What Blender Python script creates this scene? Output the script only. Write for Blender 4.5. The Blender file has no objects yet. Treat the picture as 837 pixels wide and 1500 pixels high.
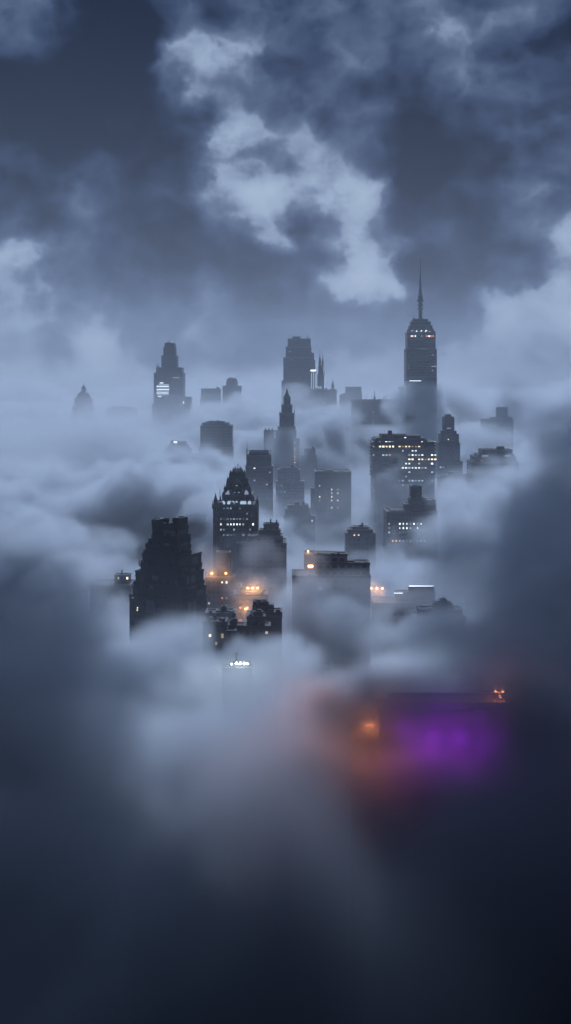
import bpy, bmesh, math, random
import numpy as np
from mathutils import Vector

R = math.radians
scene = bpy.context.scene
col = scene.collection
random.seed(7)

# ------------------------------------------------------------------ camera
CAM_H = 230.0                      # metres above the street
BACK_LIGHT, TOP_LIGHT, SUN_E = 0.05, 1.2, 3.9
HAZE = 0.00018
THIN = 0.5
SHADED_FOG_COLOUR = (0.155, 0.195, 0.265)  # fog colour with the shade of the near banks put in
PURPLE_W, LAMP_W = 6800.0, 7500.0
FOG_COLOUR = (0.82, 0.885, 0.965)
FPX = 1562.0                       # focal length in pixels of the 837 x 1500 photograph
HY = 565.0                         # row of the horizon
cd = bpy.data.cameras.new('camera')
cam = bpy.data.objects.new('camera', cd)
col.objects.link(cam)
cam.location = (0, 0, CAM_H)
cam.rotation_euler = (R(90), 0, 0)
cd.sensor_fit = 'VERTICAL'
cd.sensor_height = 36.0
cd.lens = 36.0 * FPX / 1500.0
cd.shift_y = -(750.0 - HY) / 1500.0
cd.clip_start = 1.0
cd.clip_end = 40000.0
scene.camera = cam

# ------------------------------------------------------------------ render settings
scene.view_settings.view_transform = 'Standard'
scene.view_settings.look = 'None'
scene.view_settings.exposure = 0.0
scene.view_settings.gamma = 1.0
scene.view_settings.use_curve_mapping = False
cy = scene.cycles
cy.use_denoising = True
cy.use_adaptive_sampling = True
cy.adaptive_threshold = 0.012
cy.max_bounces = 8
cy.diffuse_bounces = 1
cy.glossy_bounces = 1
cy.transmission_bounces = 1
cy.transparent_max_bounces = 8
cy.volume_bounces = 3
cy.volume_step_rate = 1.6
cy.volume_max_steps = 400
cy.sample_clamp_indirect = 3.0
cy.sample_clamp_direct = 20.0

# ------------------------------------------------------------------ world: a cloudy dusk sky
SUN_EL, SUN_AZ = R(9.0), R(4.0)      # low in front of the camera, behind the cloud
world = bpy.data.worlds.new('World')
scene.world = world
world.use_nodes = True
world.cycles.sampling_method = 'MANUAL'
world.cycles.sample_map_resolution = 256


class NT:
    """tiny helper for writing node trees"""
    def __init__(self, tree):
        self.t = tree
        tree.nodes.clear()

    def n(self, kind, **kw):
        nd = self.t.nodes.new(kind)
        for k, v in kw.items():
            setattr(nd, k, v)
        return nd

    def put(self, sock, v):
        if isinstance(v, bpy.types.NodeSocket):
            self.t.links.new(v, sock)
        elif v is not None:
            sock.default_value = v

    def m(self, op, a, b=None, c=None, clamp=False):
        nd = self.n('ShaderNodeMath', operation=op, use_clamp=clamp)
        for i, v in enumerate((a, b, c)):
            if v is not None:
                self.put(nd.inputs[i], v)
        return nd.outputs[0]

    def vm(self, op, a, b=None):
        nd = self.n('ShaderNodeVectorMath', operation=op)
        self.put(nd.inputs[0], a)
        if b is not None:
            if op == 'SCALE':
                self.put(nd.inputs['Scale'], b)
            else:
                self.put(nd.inputs[1], b)
        return nd.outputs[1] if op in ('LENGTH', 'DOT_PRODUCT') else nd.outputs[0]

    def noise(self, vec, scale, detail=4.0, rough=0.55, lac=2.0, w=None):
        nd = self.n('ShaderNodeTexNoise')
        self.put(nd.inputs['Vector'], vec)
        nd.inputs['Scale'].default_value = scale
        nd.inputs['Detail'].default_value = detail
        nd.inputs['Roughness'].default_value = rough
        nd.inputs['Lacunarity'].default_value = lac
        return nd

    def ramp(self, fac, stops, interp='LINEAR'):
        nd = self.n('ShaderNodeValToRGB')
        cr = nd.color_ramp
        cr.interpolation = interp
        stops = sorted(stops, key=lambda s: s[0])
        while len(cr.elements) < len(stops):
            cr.elements.new(0.5)
        for e, (p, c) in zip(cr.elements, stops):
            e.position = p
            e.color = (c, c, c, 1) if not hasattr(c, '__len__') else (*c, 1)
        self.put(nd.inputs[0], fac)
        return nd.outputs[0]

    def maprange(self, v, a, b, c=0.0, d=1.0, smooth=True):
        nd = self.n('ShaderNodeMapRange', interpolation_type='SMOOTHSTEP' if smooth else 'LINEAR')
        self.put(nd.inputs[0], v)
        for i, x in enumerate((a, b, c, d)):
            nd.inputs[1 + i].default_value = x
        return nd.outputs[0]


def lin(r, g, b):
    return tuple(((c / 255) / 12.92 if c / 255 <= 0.04045 else (((c / 255) + 0.055) / 1.055) ** 2.4) for c in (r, g, b))


W = NT(world.node_tree)
tc = W.n('ShaderNodeTexCoord').outputs['Generated']
d = W.vm('NORMALIZE', tc)
sep = W.n('ShaderNodeSeparateXYZ')
W.put(sep.inputs[0], d)
dx, dy, dz = sep.outputs
az = W.m('ARCTAN2', dx, dy)
el = W.m('ARCSINE', dz)
# the cloud edges: two octaves of warping of the azimuth and elevation
n1 = W.noise(W.vm('MULTIPLY', d, (1.0, 1.0, 1.2)), 7.0, 8.0, 0.55)
n2 = W.noise(W.vm('ADD', d, (3.1, 1.7, 5.2)), 22.0, 7.0, 0.6)
s1 = W.n('ShaderNodeSeparateColor'); W.put(s1.inputs[0], n1.outputs['Color'])
s2 = W.n('ShaderNodeSeparateColor'); W.put(s2.inputs[0], n2.outputs['Color'])
azw = W.m('ADD', az, W.m('ADD', W.m('MULTIPLY', W.m('SUBTRACT', s1.outputs[0], 0.5), 0.05), W.m('MULTIPLY', W.m('SUBTRACT', s2.outputs[0], 0.5), 0.055)))
elw = W.m('ADD', el, W.m('ADD', W.m('MULTIPLY', W.m('SUBTRACT', s1.outputs[1], 0.5), 0.045), W.m('MULTIPLY', W.m('SUBTRACT', s2.outputs[1], 0.5), 0.055)))
# thickness of the overcast, tabulated by azimuth for eight elevations (bright = thin)
SKY = [
    (-20, [(-60, .62), (170, .62), (420, .6), (620, .55), (837, .5), (900, .45)]),
    (0.0, [(-60, .62), (60, .64), (150, .62), (250, .55), (330, .62), (420, .58), (520, .52), (620, .5), (690, .56), (800, .56), (900, .42)]),
    (2.0, [(-60, .58), (20, .60), (90, .50), (150, .68), (190, .5), (250, .44), (330, .50), (420, .46), (520, .44), (600, .44), (680, .54), (760, .60), (837, .56), (900, .45)]),
    (4.4, [(-60, .55), (0, .58), (70, .50), (130, .40), (230, .34), (310, .46), (360, .36), (440, .34), (520, .38), (570, .36), (650, .28), (700, .40), (750, .62), (837, .66), (900, .6)]),
    (5.5, [(-60, .55), (0, .62), (60, .56), (110, .34), (230, .32), (300, .40), (380, .28), (440, .30), (490, .58), (530, .64), (575, .58), (620, .28), (700, .22), (760, .34), (837, .60), (900, .6)]),
    (6.8, [(-60, .5), (0, .66), (50, .60), (90, .36), (150, .26), (240, .28), (330, .28), (400, .22), (450, .22), (500, .40), (535, .62), (570, .50), (600, .22), (700, .18), (770, .26), (837, .56), (900, .6)]),
    (8.3, [(-60, .4), (0, .40), (60, .30), (110, .30), (240, .24), (330, .34), (385, .60), (420, .50), (445, .24), (475, .40), (520, .68), (560, .52), (600, .18), (700, .18), (780, .34), (837, .42), (900, .4)]),
    (9.8, [(-60, .3), (0, .26), (60, .24), (110, .36), (170, .2), (260, .24), (320, .40), (370, .64), (420, .66), (460, .54), (500, .66), (550, .60), (590, .24), (650, .18), (730, .34), (790, .50), (837, .36), (900, .3)]),
    (11.4, [(-60, .22), (0, .2), (90, .17), (200, .16), (290, .24), (340, .44), (390, .58), (450, .60), (510, .50), (550, .30), (600, .16), (680, .2), (740, .30), (800, .38), (900, .3)]),
    (13.2, [(-60, .14), (0, .14), (100, .12), (200, .12), (290, .24), (345, .62), (390, .54), (440, .60), (480, .40), (560, .36), (620, .24), (680, .34), (720, .24), (790, .24), (900, .22)]),
    (15.0, [(-60, .14), (0, .14), (100, .12), (200, .12), (255, .30), (290, .48), (340, .50), (380, .54), (430, .42), (500, .36), (600, .38), (660, .42), (720, .34), (790, .32), (900, .22)]),
    (17.2, [(-60, .2), (0, .24), (60, .15), (120, .11), (200, .14), (245, .50), (300, .60), (350, .54), (390, .36), (460, .34), (510, .46), (550, .52), (590, .34), (680, .36), (780, .34), (900, .3)]),
    (20.0, [(-60, .3), (0, .46), (40, .48), (80, .2), (150, .13), (220, .28), (280, .48), (350, .44), (400, .34), (520, .34), (650, .38), (750, .42), (900, .42)]),
    (30.0, [(-60, .3), (100, .2), (300, .4), (500, .45), (700, .35), (900, .4)]),
]
AZ0, AZ1 = math.atan2(-60 - 418.5, FPX), math.atan2(900 - 418.5, FPX)
u = W.m('DIVIDE', W.m('SUBTRACT', azw, AZ0), AZ1 - AZ0, clamp=True)
rows = []
for e, stops in SKY:
    rows.append((R(e), W.ramp(u, [((math.atan2(x - 418.5, FPX) - AZ0) / (AZ1 - AZ0), v) for x, v in stops], 'EASE')))
acc = rows[0][1]
for (e0, _), (e1, r1) in zip(rows[:-1], rows[1:]):
    f = W.maprange(elw, e0, e1)
    mx = W.n('ShaderNodeMix', data_type='FLOAT')
    W.put(mx.inputs[0], f)
    W.put(mx.inputs[2], acc)
    W.put(mx.inputs[3], r1)
    acc = mx.outputs[0]
# lumps of cumulus: fractal cells warped by noise, dark and convex where the cloud is thick
wv = W.vm('ADD', W.vm('MULTIPLY', d, (1, 1, 1.3)), W.vm('SCALE', W.vm('SUBTRACT', n2.outputs['Color'], (0.5, 0.5, 0.5)), 0.06))
vo = W.n('ShaderNodeTexVoronoi', feature='F1', voronoi_dimensions='3D')
vo.inputs['Scale'].default_value = 12.0
vo.inputs['Detail'].default_value = 1.6
vo.inputs['Roughness'].default_value = 0.6
vo.inputs['Lacunarity'].default_value = 2.3
W.put(vo.inputs['Vector'], wv)
n3 = W.noise(W.vm('MULTIPLY', W.vm('ADD', d, (9.3, 2.2, 4.4)), (1, 1, 1.5)), 9.0, 7.0, 0.52)
amp = W.maprange(el, R(0), R(7), 0.3, 1.0)
lump = W.m('ADD', W.m('MULTIPLY', W.m('SUBTRACT', vo.outputs['Distance'], 0.84), 0.30), W.m('MULTIPLY', W.m('SUBTRACT', n3.outputs['Fac'], 0.5), 0.52))
val = W.m('ADD', acc, W.m('MULTIPLY', lump, amp))
CL = [(0.0, lin(24, 36, 60)), (0.14, lin(38, 52, 80)), (0.3, lin(58, 75, 108)), (0.46, lin(84, 101, 133)), (0.54, lin(104, 122, 154)),
      (0.63, lin(138, 157, 187)), (0.76, lin(160, 180, 207)), (1.0, lin(178, 196, 220))]
val = W.m('ADD', W.m('MULTIPLY', W.m('SUBTRACT', val, 0.4), 1.55), 0.34)
cloud = W.ramp(val, CL)
sky = W.n('ShaderNodeTexSky', sky_type='NISHITA')
sky.sun_disc = False
sky.sun_elevation = SUN_EL
sky.sun_rotation = SUN_AZ
sky.air_density = 2.0
sky.dust_density = 1.0
sky.ozone_density = 4.0
# the dusk sky light is carried by the cloud: it is bright ahead and dim behind the camera and below
SKY_STRENGTH = 0.1
back = W.maprange(dy, -0.5, 0.75, BACK_LIGHT, 1.0)
up = W.maprange(dz, 0.35, 0.9, 1.0, TOP_LIGHT)
low = W.maprange(dz, -0.25, -0.02, 0.10, 1.0)
lev = W.m('MULTIPLY', W.m('MULTIPLY', back, up), low)
c1 = W.vm('SCALE', cloud, W.m('MULTIPLY', lev, 1.0 / SKY_STRENGTH))
c2 = W.vm('SCALE', sky.outputs[0], W.m('MULTIPLY', lev, 0.005))
bg = W.n('ShaderNodeBackground')
W.put(bg.inputs[0], W.vm('ADD', c1, c2))
bg.inputs[1].default_value = SKY_STRENGTH
wo = W.n('ShaderNodeOutputWorld')
W.put(wo.inputs[0], bg.outputs[0])

# the sun is behind thick cloud: a very soft, weak lamp
sl = bpy.data.lights.new('sun', 'SUN')
sl.energy = SUN_E
sl.angle = R(14)
sl.color = (0.69, 0.80, 1.0)
sun = bpy.data.objects.new('sun', sl)
col.objects.link(sun)
sd = Vector((math.sin(SUN_AZ) * math.cos(R(42)), math.cos(SUN_AZ) * math.cos(R(42)), math.sin(R(42))))
sun.rotation_euler = sd.to_track_quat('Z', 'Y').to_euler()


def at(px, py, D):
    """a point of the place seen at that pixel, D metres ahead"""
    return ((px - 418.5) * D / FPX, D, CAM_H - (py - HY) * D / FPX)


def vol_material(name, colour, aniso=0.2):
    m = bpy.data.materials.new(name)
    m.use_nodes = True
    T = NT(m.node_tree)
    pv = T.n('ShaderNodeVolumePrincipled')
    pv.inputs['Color'].default_value = (*colour, 1)
    pv.inputs['Density'].default_value = 1.0
    pv.inputs['Anisotropy'].default_value = aniso
    o = T.n('ShaderNodeOutputMaterial')
    T.put(o.inputs['Volume'], pv.outputs[0])
    m.cycles.volume_sampling = 'MULTIPLE_IMPORTANCE'
    return m


def box_mesh(name, lo, hi, mat):
    me = bpy.data.meshes.new(name)
    bm = bmesh.new()
    bmesh.ops.create_cube(bm, size=1)
    for v in bm.verts:
        v.co = Vector([lo[k] + (v.co[k] + 0.5) * (hi[k] - lo[k]) for k in range(3)])
    bm.to_mesh(me); bm.free()
    me.materials.append(mat)
    o = bpy.data.objects.new(name, me)
    col.objects.link(o)
    return o


haze = box_mesh('haze', (-2600, -150, -1.0), (2600, 4300, 480), vol_material('haze_air', (0.74, 0.83, 0.95), 0.2))
haze.data.materials[0].node_tree.nodes['Principled Volume'].inputs['Density'].default_value = HAZE
haze['kind'] = 'stuff'


# ------------------------------------------------------------------ materials of the city
def principled(name, colour, rough=0.7, metal=0.0, noise=0.25, scale=0.15, emit=None, strength=0.0):
    m = bpy.data.materials.new(name)
    m.use_nodes = True
    T = NT(m.node_tree)
    p = T.n('ShaderNodeBsdfPrincipled')
    o = T.n('ShaderNodeOutputMaterial')
    T.put(o.inputs[0], p.outputs[0])
    tc_ = T.n('ShaderNodeTexCoord').outputs['Object']
    nz = T.noise(tc_, scale, 5.0, 0.6)
    f = T.m('ADD', T.m('MULTIPLY', nz.outputs[0], noise * 2), 1.0 - noise)
    T.put(p.inputs['Base Color'], T.vm('SCALE', colour, f))
    p.inputs['Roughness'].default_value = rough
    p.inputs['Metallic'].default_value = metal
    if emit:
        p.inputs['Emission Color'].default_value = (*emit, 1)
        p.inputs['Emission Strength'].default_value = strength
        m.cycles.emission_sampling = 'NONE'
    return m


class Facade:
    def __init__(self, name, wall, bay, floor, wf=0.55, hf=0.5, glass=(0.03, 0.04, 0.06), ribbon=False):
        self.bay, self.floor, self.wf, self.hf = bay, floor, wf, hf
        m = bpy.data.materials.new(name)
        m.use_nodes = True
        self.mat = m
        T = NT(m.node_tree)
        p = T.n('ShaderNodeBsdfPrincipled')
        o = T.n('ShaderNodeOutputMaterial')
        T.put(o.inputs[0], p.outputs[0])
        t = T.n('ShaderNodeTexCoord')
        s = T.n('ShaderNodeSeparateXYZ'); T.put(s.inputs[0], t.outputs['Object'])
        ns = T.n('ShaderNodeSeparateXYZ'); T.put(ns.inputs[0], t.outputs['Normal'])
        side = T.m('GREATER_THAN', T.m('ABSOLUTE', ns.outputs[0]), 0.7)
        flat = T.m('GREATER_THAN', T.m('ABSOLUTE', ns.outputs[2]), 0.5)
        mx = T.n('ShaderNodeMix', data_type='FLOAT')
        T.put(mx.inputs[0], side); T.put(mx.inputs[2], s.outputs[0]); T.put(mx.inputs[3], s.outputs[1])
        uu = T.m('DIVIDE', mx.outputs[0], bay); vv = T.m('DIVIDE', s.outputs[2], floor)
        du = T.m('ABSOLUTE', T.m('SUBTRACT', T.m('FRACT', uu), 0.5))
        dv = T.m('ABSOLUTE', T.m('SUBTRACT', T.m('FRACT', vv), 0.5))
        win = T.m('MULTIPLY', T.m('LESS_THAN', du, wf / 2), T.m('LESS_THAN', dv, hf / 2))
        win = T.m('MULTIPLY', win, T.m('SUBTRACT', 1.0, flat))
        cv = T.n('ShaderNodeCombineXYZ')
        T.put(cv.inputs[0], T.m('FLOOR', uu)); T.put(cv.inputs[1], T.m('FLOOR', vv)); T.put(cv.inputs[2], side)
        wn = T.n('ShaderNodeTexWhiteNoise', noise_dimensions='3D'); T.put(wn.inputs[0], cv.outputs[0])
        nz = T.noise(t.outputs['Object'], 0.08, 6.0, 0.65)
        nf = T.noise(T.vm('MULTIPLY', t.outputs['Object'], (1, 1, 0.12)), 0.6, 4.0, 0.6)
        stain = T.m('ADD', 0.55, T.m('ADD', T.m('MULTIPLY', nz.outputs[0], 0.5), T.m('MULTIPLY', nf.outputs[0], 0.4)))
        wc = T.vm('SCALE', wall, stain)
        gc = T.vm('SCALE', glass, T.m('ADD', 0.5, T.m('MULTIPLY', wn.outputs[0], 1.6)))
        cm = T.n('ShaderNodeMix', data_type='RGBA')
        T.put(cm.inputs[0], win); T.put(cm.inputs[6], wc); T.put(cm.inputs[7], gc)
        T.put(p.inputs['Base Color'], cm.outputs[2])
        rm = T.n('ShaderNodeMix', data_type='FLOAT')
        T.put(rm.inputs[0], win); rm.inputs[2].default_value = 0.8; rm.inputs[3].default_value = 0.22
        T.put(p.inputs['Roughness'], rm.outputs[0])
        b = T.n('ShaderNodeBump'); b.inputs['Strength'].default_value = 0.7; b.inputs['Distance'].default_value = 0.3
        T.put(b.inputs['Height'], T.m('SUBTRACT', 1.0, win))
        T.put(p.inputs['Normal'], b.outputs[0])


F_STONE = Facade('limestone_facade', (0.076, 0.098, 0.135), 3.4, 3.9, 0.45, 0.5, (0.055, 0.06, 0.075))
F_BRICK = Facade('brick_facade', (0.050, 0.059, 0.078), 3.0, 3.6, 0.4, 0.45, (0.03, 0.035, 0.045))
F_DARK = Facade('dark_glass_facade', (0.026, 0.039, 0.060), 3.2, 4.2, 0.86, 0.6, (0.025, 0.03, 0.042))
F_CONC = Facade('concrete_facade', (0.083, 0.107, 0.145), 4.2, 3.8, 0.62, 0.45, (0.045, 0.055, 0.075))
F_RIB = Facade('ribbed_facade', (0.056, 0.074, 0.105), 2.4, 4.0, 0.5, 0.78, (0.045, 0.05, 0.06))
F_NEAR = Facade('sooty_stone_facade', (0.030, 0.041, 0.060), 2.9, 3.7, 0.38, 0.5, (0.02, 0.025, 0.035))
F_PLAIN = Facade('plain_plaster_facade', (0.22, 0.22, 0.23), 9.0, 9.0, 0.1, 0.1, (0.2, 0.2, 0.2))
M_ROOF = principled('tar_roof', (0.05, 0.05, 0.055), 0.9)
M_TRIM = principled('carved_stone', (0.09, 0.095, 0.11), 0.8)
M_DTRIM = principled('sooty_stone', (0.035, 0.038, 0.046), 0.8)
M_PANEL = principled('pale_stone_panel', (0.12, 0.13, 0.15), 0.75)
M_SLATE = principled('slate_roof', (0.035, 0.038, 0.045), 0.6, scale=0.6)
M_METAL = principled('grey_metal', (0.12, 0.12, 0.13), 0.5, 0.6)
M_WOOD = principled('weathered_wood', (0.07, 0.055, 0.045), 0.9)
M_GLASS = principled('dark_glass', (0.02, 0.025, 0.035), 0.15)
LIT = {
    'white': principled('white_light', (0.1, 0.1, 0.1), emit=(0.80, 0.90, 1.0), strength=2.0),
    'cool': principled('cool_light', (0.1, 0.1, 0.1), emit=(0.55, 0.74, 1.0), strength=0.75),
    'dim': principled('dim_light', (0.1, 0.1, 0.1), emit=(0.55, 0.70, 1.0), strength=0.4),
    'warm': principled('warm_light', (0.1, 0.1, 0.1), emit=(1.0, 0.82, 0.55), strength=2.0),
    'amber': principled('amber_light', (0.1, 0.1, 0.1), emit=(1.0, 0.50, 0.20), strength=2.2),
    'orange': principled('sodium_light', (0.1, 0.1, 0.1), emit=(1.0, 0.40, 0.10), strength=14.0),
    'red': principled('red_light', (0.1, 0.1, 0.1), emit=(1.0, 0.28, 0.16), strength=0.9),
    'violet': principled('violet_light', (0.1, 0.1, 0.1), emit=(0.45, 0.04, 0.9), strength=0.5),
    'flood': principled('flood_light', (0.1, 0.1, 0.1), emit=(0.95, 1.0, 0.85), strength=16.0),
}

LIT_BASE = {'white': (0.80, 0.90, 1.0, 2.0), 'cool': (0.55, 0.74, 1.0, 0.75), 'warm': (1.0, 0.82, 0.55, 1.8), 'dim': (0.55, 0.70, 1.0, 0.4),
            'amber': (1.0, 0.50, 0.20, 2.0), 'red': (1.0, 0.28, 0.16, 0.9)}
VARIANTS = {k: [principled(k + '_window_light', (0.1, 0.1, 0.1), emit=(v[0], v[1] * g, v[2] * b), strength=v[3] * f)
                for f, g, b in ((1.25, 1.0, 1.0), (0.8, 0.97, 0.9), (0.34, 1.0, 1.0), (0.18, 0.95, 0.85))] for k, v in LIT_BASE.items()}
wrng = random.Random(21)


# ------------------------------------------------------------------ mesh building
class MB:
    def __init__(self):
        self.v, self.f = [], []

    def add(self, vs, fs):
        b = len(self.v)
        self.v += [tuple(p) for p in vs]
        self.f += [tuple(b + i for i in f) for f in fs]
        return self

    def loft(self, levels, yc=None):
        """levels of (x0, x1, y0, y1, z) from the bottom up"""
        vs, fs = [], []
        for x0, x1, y0, y1, z in levels:
            vs += [(x0, y0, z), (x1, y0, z), (x1, y1, z), (x0, y1, z)]
        n = len(levels)
        for k in range(n - 1):
            for i in range(4):
                j = (i + 1) % 4
                fs.append((4 * k + i, 4 * k + j, 4 * k + 4 + j, 4 * k + 4 + i))
        fs.append((3, 2, 1, 0))
        t = 4 * (n - 1)
        fs.append((t, t + 1, t + 2, t + 3))
        return self.add(vs, fs)

    def box(self, x0, x1, y0, y1, z0, z1):
        return self.loft([(x0, x1, y0, y1, z0), (x0, x1, y0, y1, z1)])

    def lathe(self, cx, cy, prof, n=12, rot=0.0):
        """profile of (radius, z) from the bottom up"""
        vs, fs = [], []
        for r, z in prof:
            for i in range(n):
                a = rot + 2 * math.pi * i / n
                vs.append((cx + r * math.cos(a), cy + r * math.sin(a), z))
        for k in range(len(prof) - 1):
            for i in range(n):
                j = (i + 1) % n
                fs.append((k * n + i, k * n + j, (k + 1) * n + j, (k + 1) * n + i))
        fs.append(tuple(range(n - 1, -1, -1)))
        t = (len(prof) - 1) * n
        fs.append(tuple(t + i for i in range(n)))
        return self.add(vs, fs)

    def prism(self, pts, y0, y1):
        """outline in x, z pushed from y0 to y1"""
        n = len(pts)
        vs = [(x, y0, z) for x, z in pts] + [(x, y1, z) for x, z in pts]
        fs = [tuple(range(n)), tuple(range(2 * n - 1, n - 1, -1))]
        fs += [(i, i + n, (i + 1) % n + n, (i + 1) % n) for i in range(n)]
        return self.add(vs, fs)

    def obj(self, name, mat, parent=None, label=None):
        me = bpy.data.meshes.new(name)
        me.from_pydata(self.v, [], self.f)
        bm = bmesh.new(); bm.from_mesh(me)
        bmesh.ops.recalc_face_normals(bm, faces=bm.faces)
        bm.to_mesh(me); bm.free()
        me.materials.append(mat)
        o = bpy.data.objects.new(name, me)
        col.objects.link(o)
        if parent is not None:
            o.parent = parent
        if label:
            o['label'] = label
        return o


def tag(o, label, cat, group=None):
    o['label'] = label
    o['category'] = cat
    if group:
        o['group'] = group
    return o


class Tower:
    """a building whose tiers are given as (left, right, top) in photograph pixels at its distance, top one first"""
    def __init__(self, name, label, cat, D, tiers, fac, depth=0.8, group=None, rim=1.2, rim_mat=None, cren=0.0,
                 corner=None, equip=0, seed=0, roofmat=None, turn=0.0):
        self.D, self.fac = D, fac
        self.s = D / FPX
        rng = random.Random(seed or int(D * 7 + tiers[0][0]))
        xl = min(t[0] for t in tiers); xr = max(t[1] for t in tiers)
        self.pc = (xl + xr) / 2
        wx = at(self.pc, HY, D)[0]
        wid = (xr - xl) * self.s
        self.depth = wid * depth
        r = bpy.data.objects.new(name, None)
        r.empty_display_size = 5
        col.objects.link(r)
        r.location = (wx, D, 0)
        r.rotation_euler.z = turn
        tag(r, label, cat, group)
        self.root = r
        self.tiers = []
        wall = MB()
        zprev = 0.0
        for k in range(len(tiers) - 1, -1, -1):
            x0, x1, yt = tiers[k][:3]
            X0, X1, Z = self.lx(x0), self.lx(x1), self.lz(yt)
            ins = min((wid - (X1 - X0)) * 0.5, self.depth * 0.38) * 0.8
            y0, y1 = ins, self.depth - ins
            wall.box(X0, X1, y0, y1, zprev, Z)
            self.tiers.append((yt, y0, y1, X0, X1, Z))
            rim_mb, roof = MB(), MB()
            if rim > 0:
                th = min(0.8, (X1 - X0) * 0.08)
                a, b = 0.25, 0.25
                for (p0, p1, q0, q1) in ((X0 - a, X1 + a, y0 - a, y0 + th), (X0 - a, X1 + a, y1 - th, y1 + a),
                                         (X0 - a, X0 + th, y0 + th, y1 - th), (X1 - th, X1 + a, y0 + th, y1 - th)):
                    rim_mb.box(p0, p1, q0, q1, Z - rim * 0.8, Z + rim)
                if cren:
                    n = max(2, int((X1 - X0) / 3.2))
                    for i in range(n):
                        if rng.random() < 0.62:
                            c = X0 + (i + rng.uniform(0.2, 0.8)) * (X1 - X0) / n
                            w2 = rng.uniform(0.5, 1.5)
                            rim_mb.box(max(X0, c - w2), min(X1, c + w2), y0 + 0.1, y0 + 1.4, Z + rim - 0.2, Z + rim + cren * rng.uniform(0.3, 1.0))
            roof.box(X0 + 0.3, X1 - 0.3, y0 + 0.3, y1 - 0.3, Z + 0.01, Z + 0.25)
            roof.obj('roof', roofmat or M_ROOF, r)
            if rim > 0:
                rim_mb.obj('parapet', rim_mat or M_TRIM, r)
            zprev = Z
        self.top = self.tiers[-1]
        wall.obj('wall', fac.mat, r)
        yt, y0, y1, X0, X1, Z = self.top
        for i in range(equip):
            w = rng.uniform(0.08, 0.22) * (X1 - X0)
            c = rng.uniform(X0 + w, X1 - w)
            h = rng.uniform(1.5, 4.5)
            MB().box(c - w / 2, c + w / 2, y0 + 2 + i * 0.1, y0 + 2 + w, Z + 0.2, Z + h).obj('machine_room', M_DTRIM, r)

    def lx(self, px):
        return (px - self.pc) * self.s

    def lz(self, py):
        return CAM_H - (py - HY) * self.s

    def front(self, z):
        for yt, y0, y1, X0, X1, Z in reversed(self.tiers):
            if z < Z and True:
                best = (y0, Z)
                # lowest tier that still holds this height
        cand = [(Z, y0) for yt, y0, y1, X0, X1, Z in self.tiers if Z >= z]
        return min(cand)[1] if cand else self.tiers[-1][1]

    def windows(self, pts, kind='cool', w=None, h=None, name='window'):
        """lit windows at photograph pixels, snapped to the bays and floors of the facade; each a mesh with its frame proud of the wall"""
        f = self.fac
        done = getattr(self, 'done', set()); self.done = done
        for px, py in pts:
            cx = (math.floor(self.lx(px) / f.bay) + 0.5) * f.bay
            cz = (math.floor(self.lz(py) / f.floor) + 0.5) * f.floor
            if (cx, cz) in done:
                continue
            done.add((cx, cz))
            ww = (w or min(2.0, f.bay * f.wf)) / 2; hh = (h or min(1.5, f.floor * f.hf)) / 2
            ww *= wrng.uniform(0.7, 1.1); hh *= wrng.uniform(0.75, 1.1)
            y = self.front(cz + hh)
            MB().box(cx - ww, cx + ww, y - 0.12, y + 0.2, cz - hh, cz + hh).obj(name, wrng.choices(VARIANTS[kind], (5, 4, 2, 2))[0], self.root)

    def rows(self, x0, x1, ys, density, kind='cool', seed=1, **kw):
        rng = random.Random(seed)
        st = self.fac.bay / self.s
        pts = []
        for y in ys:
            x = x0
            while x < x1:
                if rng.random() < density:
                    pts.append((x, y))
                x += st
        self.windows(pts, kind, **kw)

    def part(self, name, x0, x1, yt, yb, d0, d1, mat=None, label=None):
        """a box part: pixels across and up, metres of depth behind the front plane"""
        return MB().box(self.lx(x0), self.lx(x1), d0, d1, self.lz(yb), self.lz(yt)).obj(name, mat or M_TRIM, self.root, label)

    def mast(self, px, yb, yt, r=0.35, d=None, name='antenna', mat=None):
        d = self.depth * 0.4 if d is None else d
        zb, zt = self.lz(yb) - 0.5, self.lz(yt)
        mb = MB().lathe(self.lx(px), d, [(r, zb), (r, zb + (zt - zb) * 0.5), (r * 0.55, zb + (zt - zb) * 0.52), (r * 0.35, zt)], 8)
        for q in (0.3, 0.48, 0.7):
            mb.box(self.lx(px) - r * 3, self.lx(px) + r * 3, d - 0.1, d + 0.1, zb + (zt - zb) * q, zb + (zt - zb) * q + 0.25)
        return mb.obj(name, mat or M_METAL, self.root)

    def spire(self, px, yb, yt, wpx, d=None, n=8, name='pinnacle', mat=None):
        d = self.depth * 0.4 if d is None else d
        zb, zt = self.lz(yb), self.lz(yt); r = wpx * self.s / 2
        H = zt - zb
        return MB().lathe(self.lx(px), d, [(r, zb - 0.5), (r, zb + H * 0.3), (r * 1.15, zb + H * 0.32), (r * 1.1, zb + H * 0.38), (r * 0.5, zb + H * 0.66), (r * 0.08, zt)], n, math.pi / n).obj(name, mat or M_TRIM, self.root)

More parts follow.
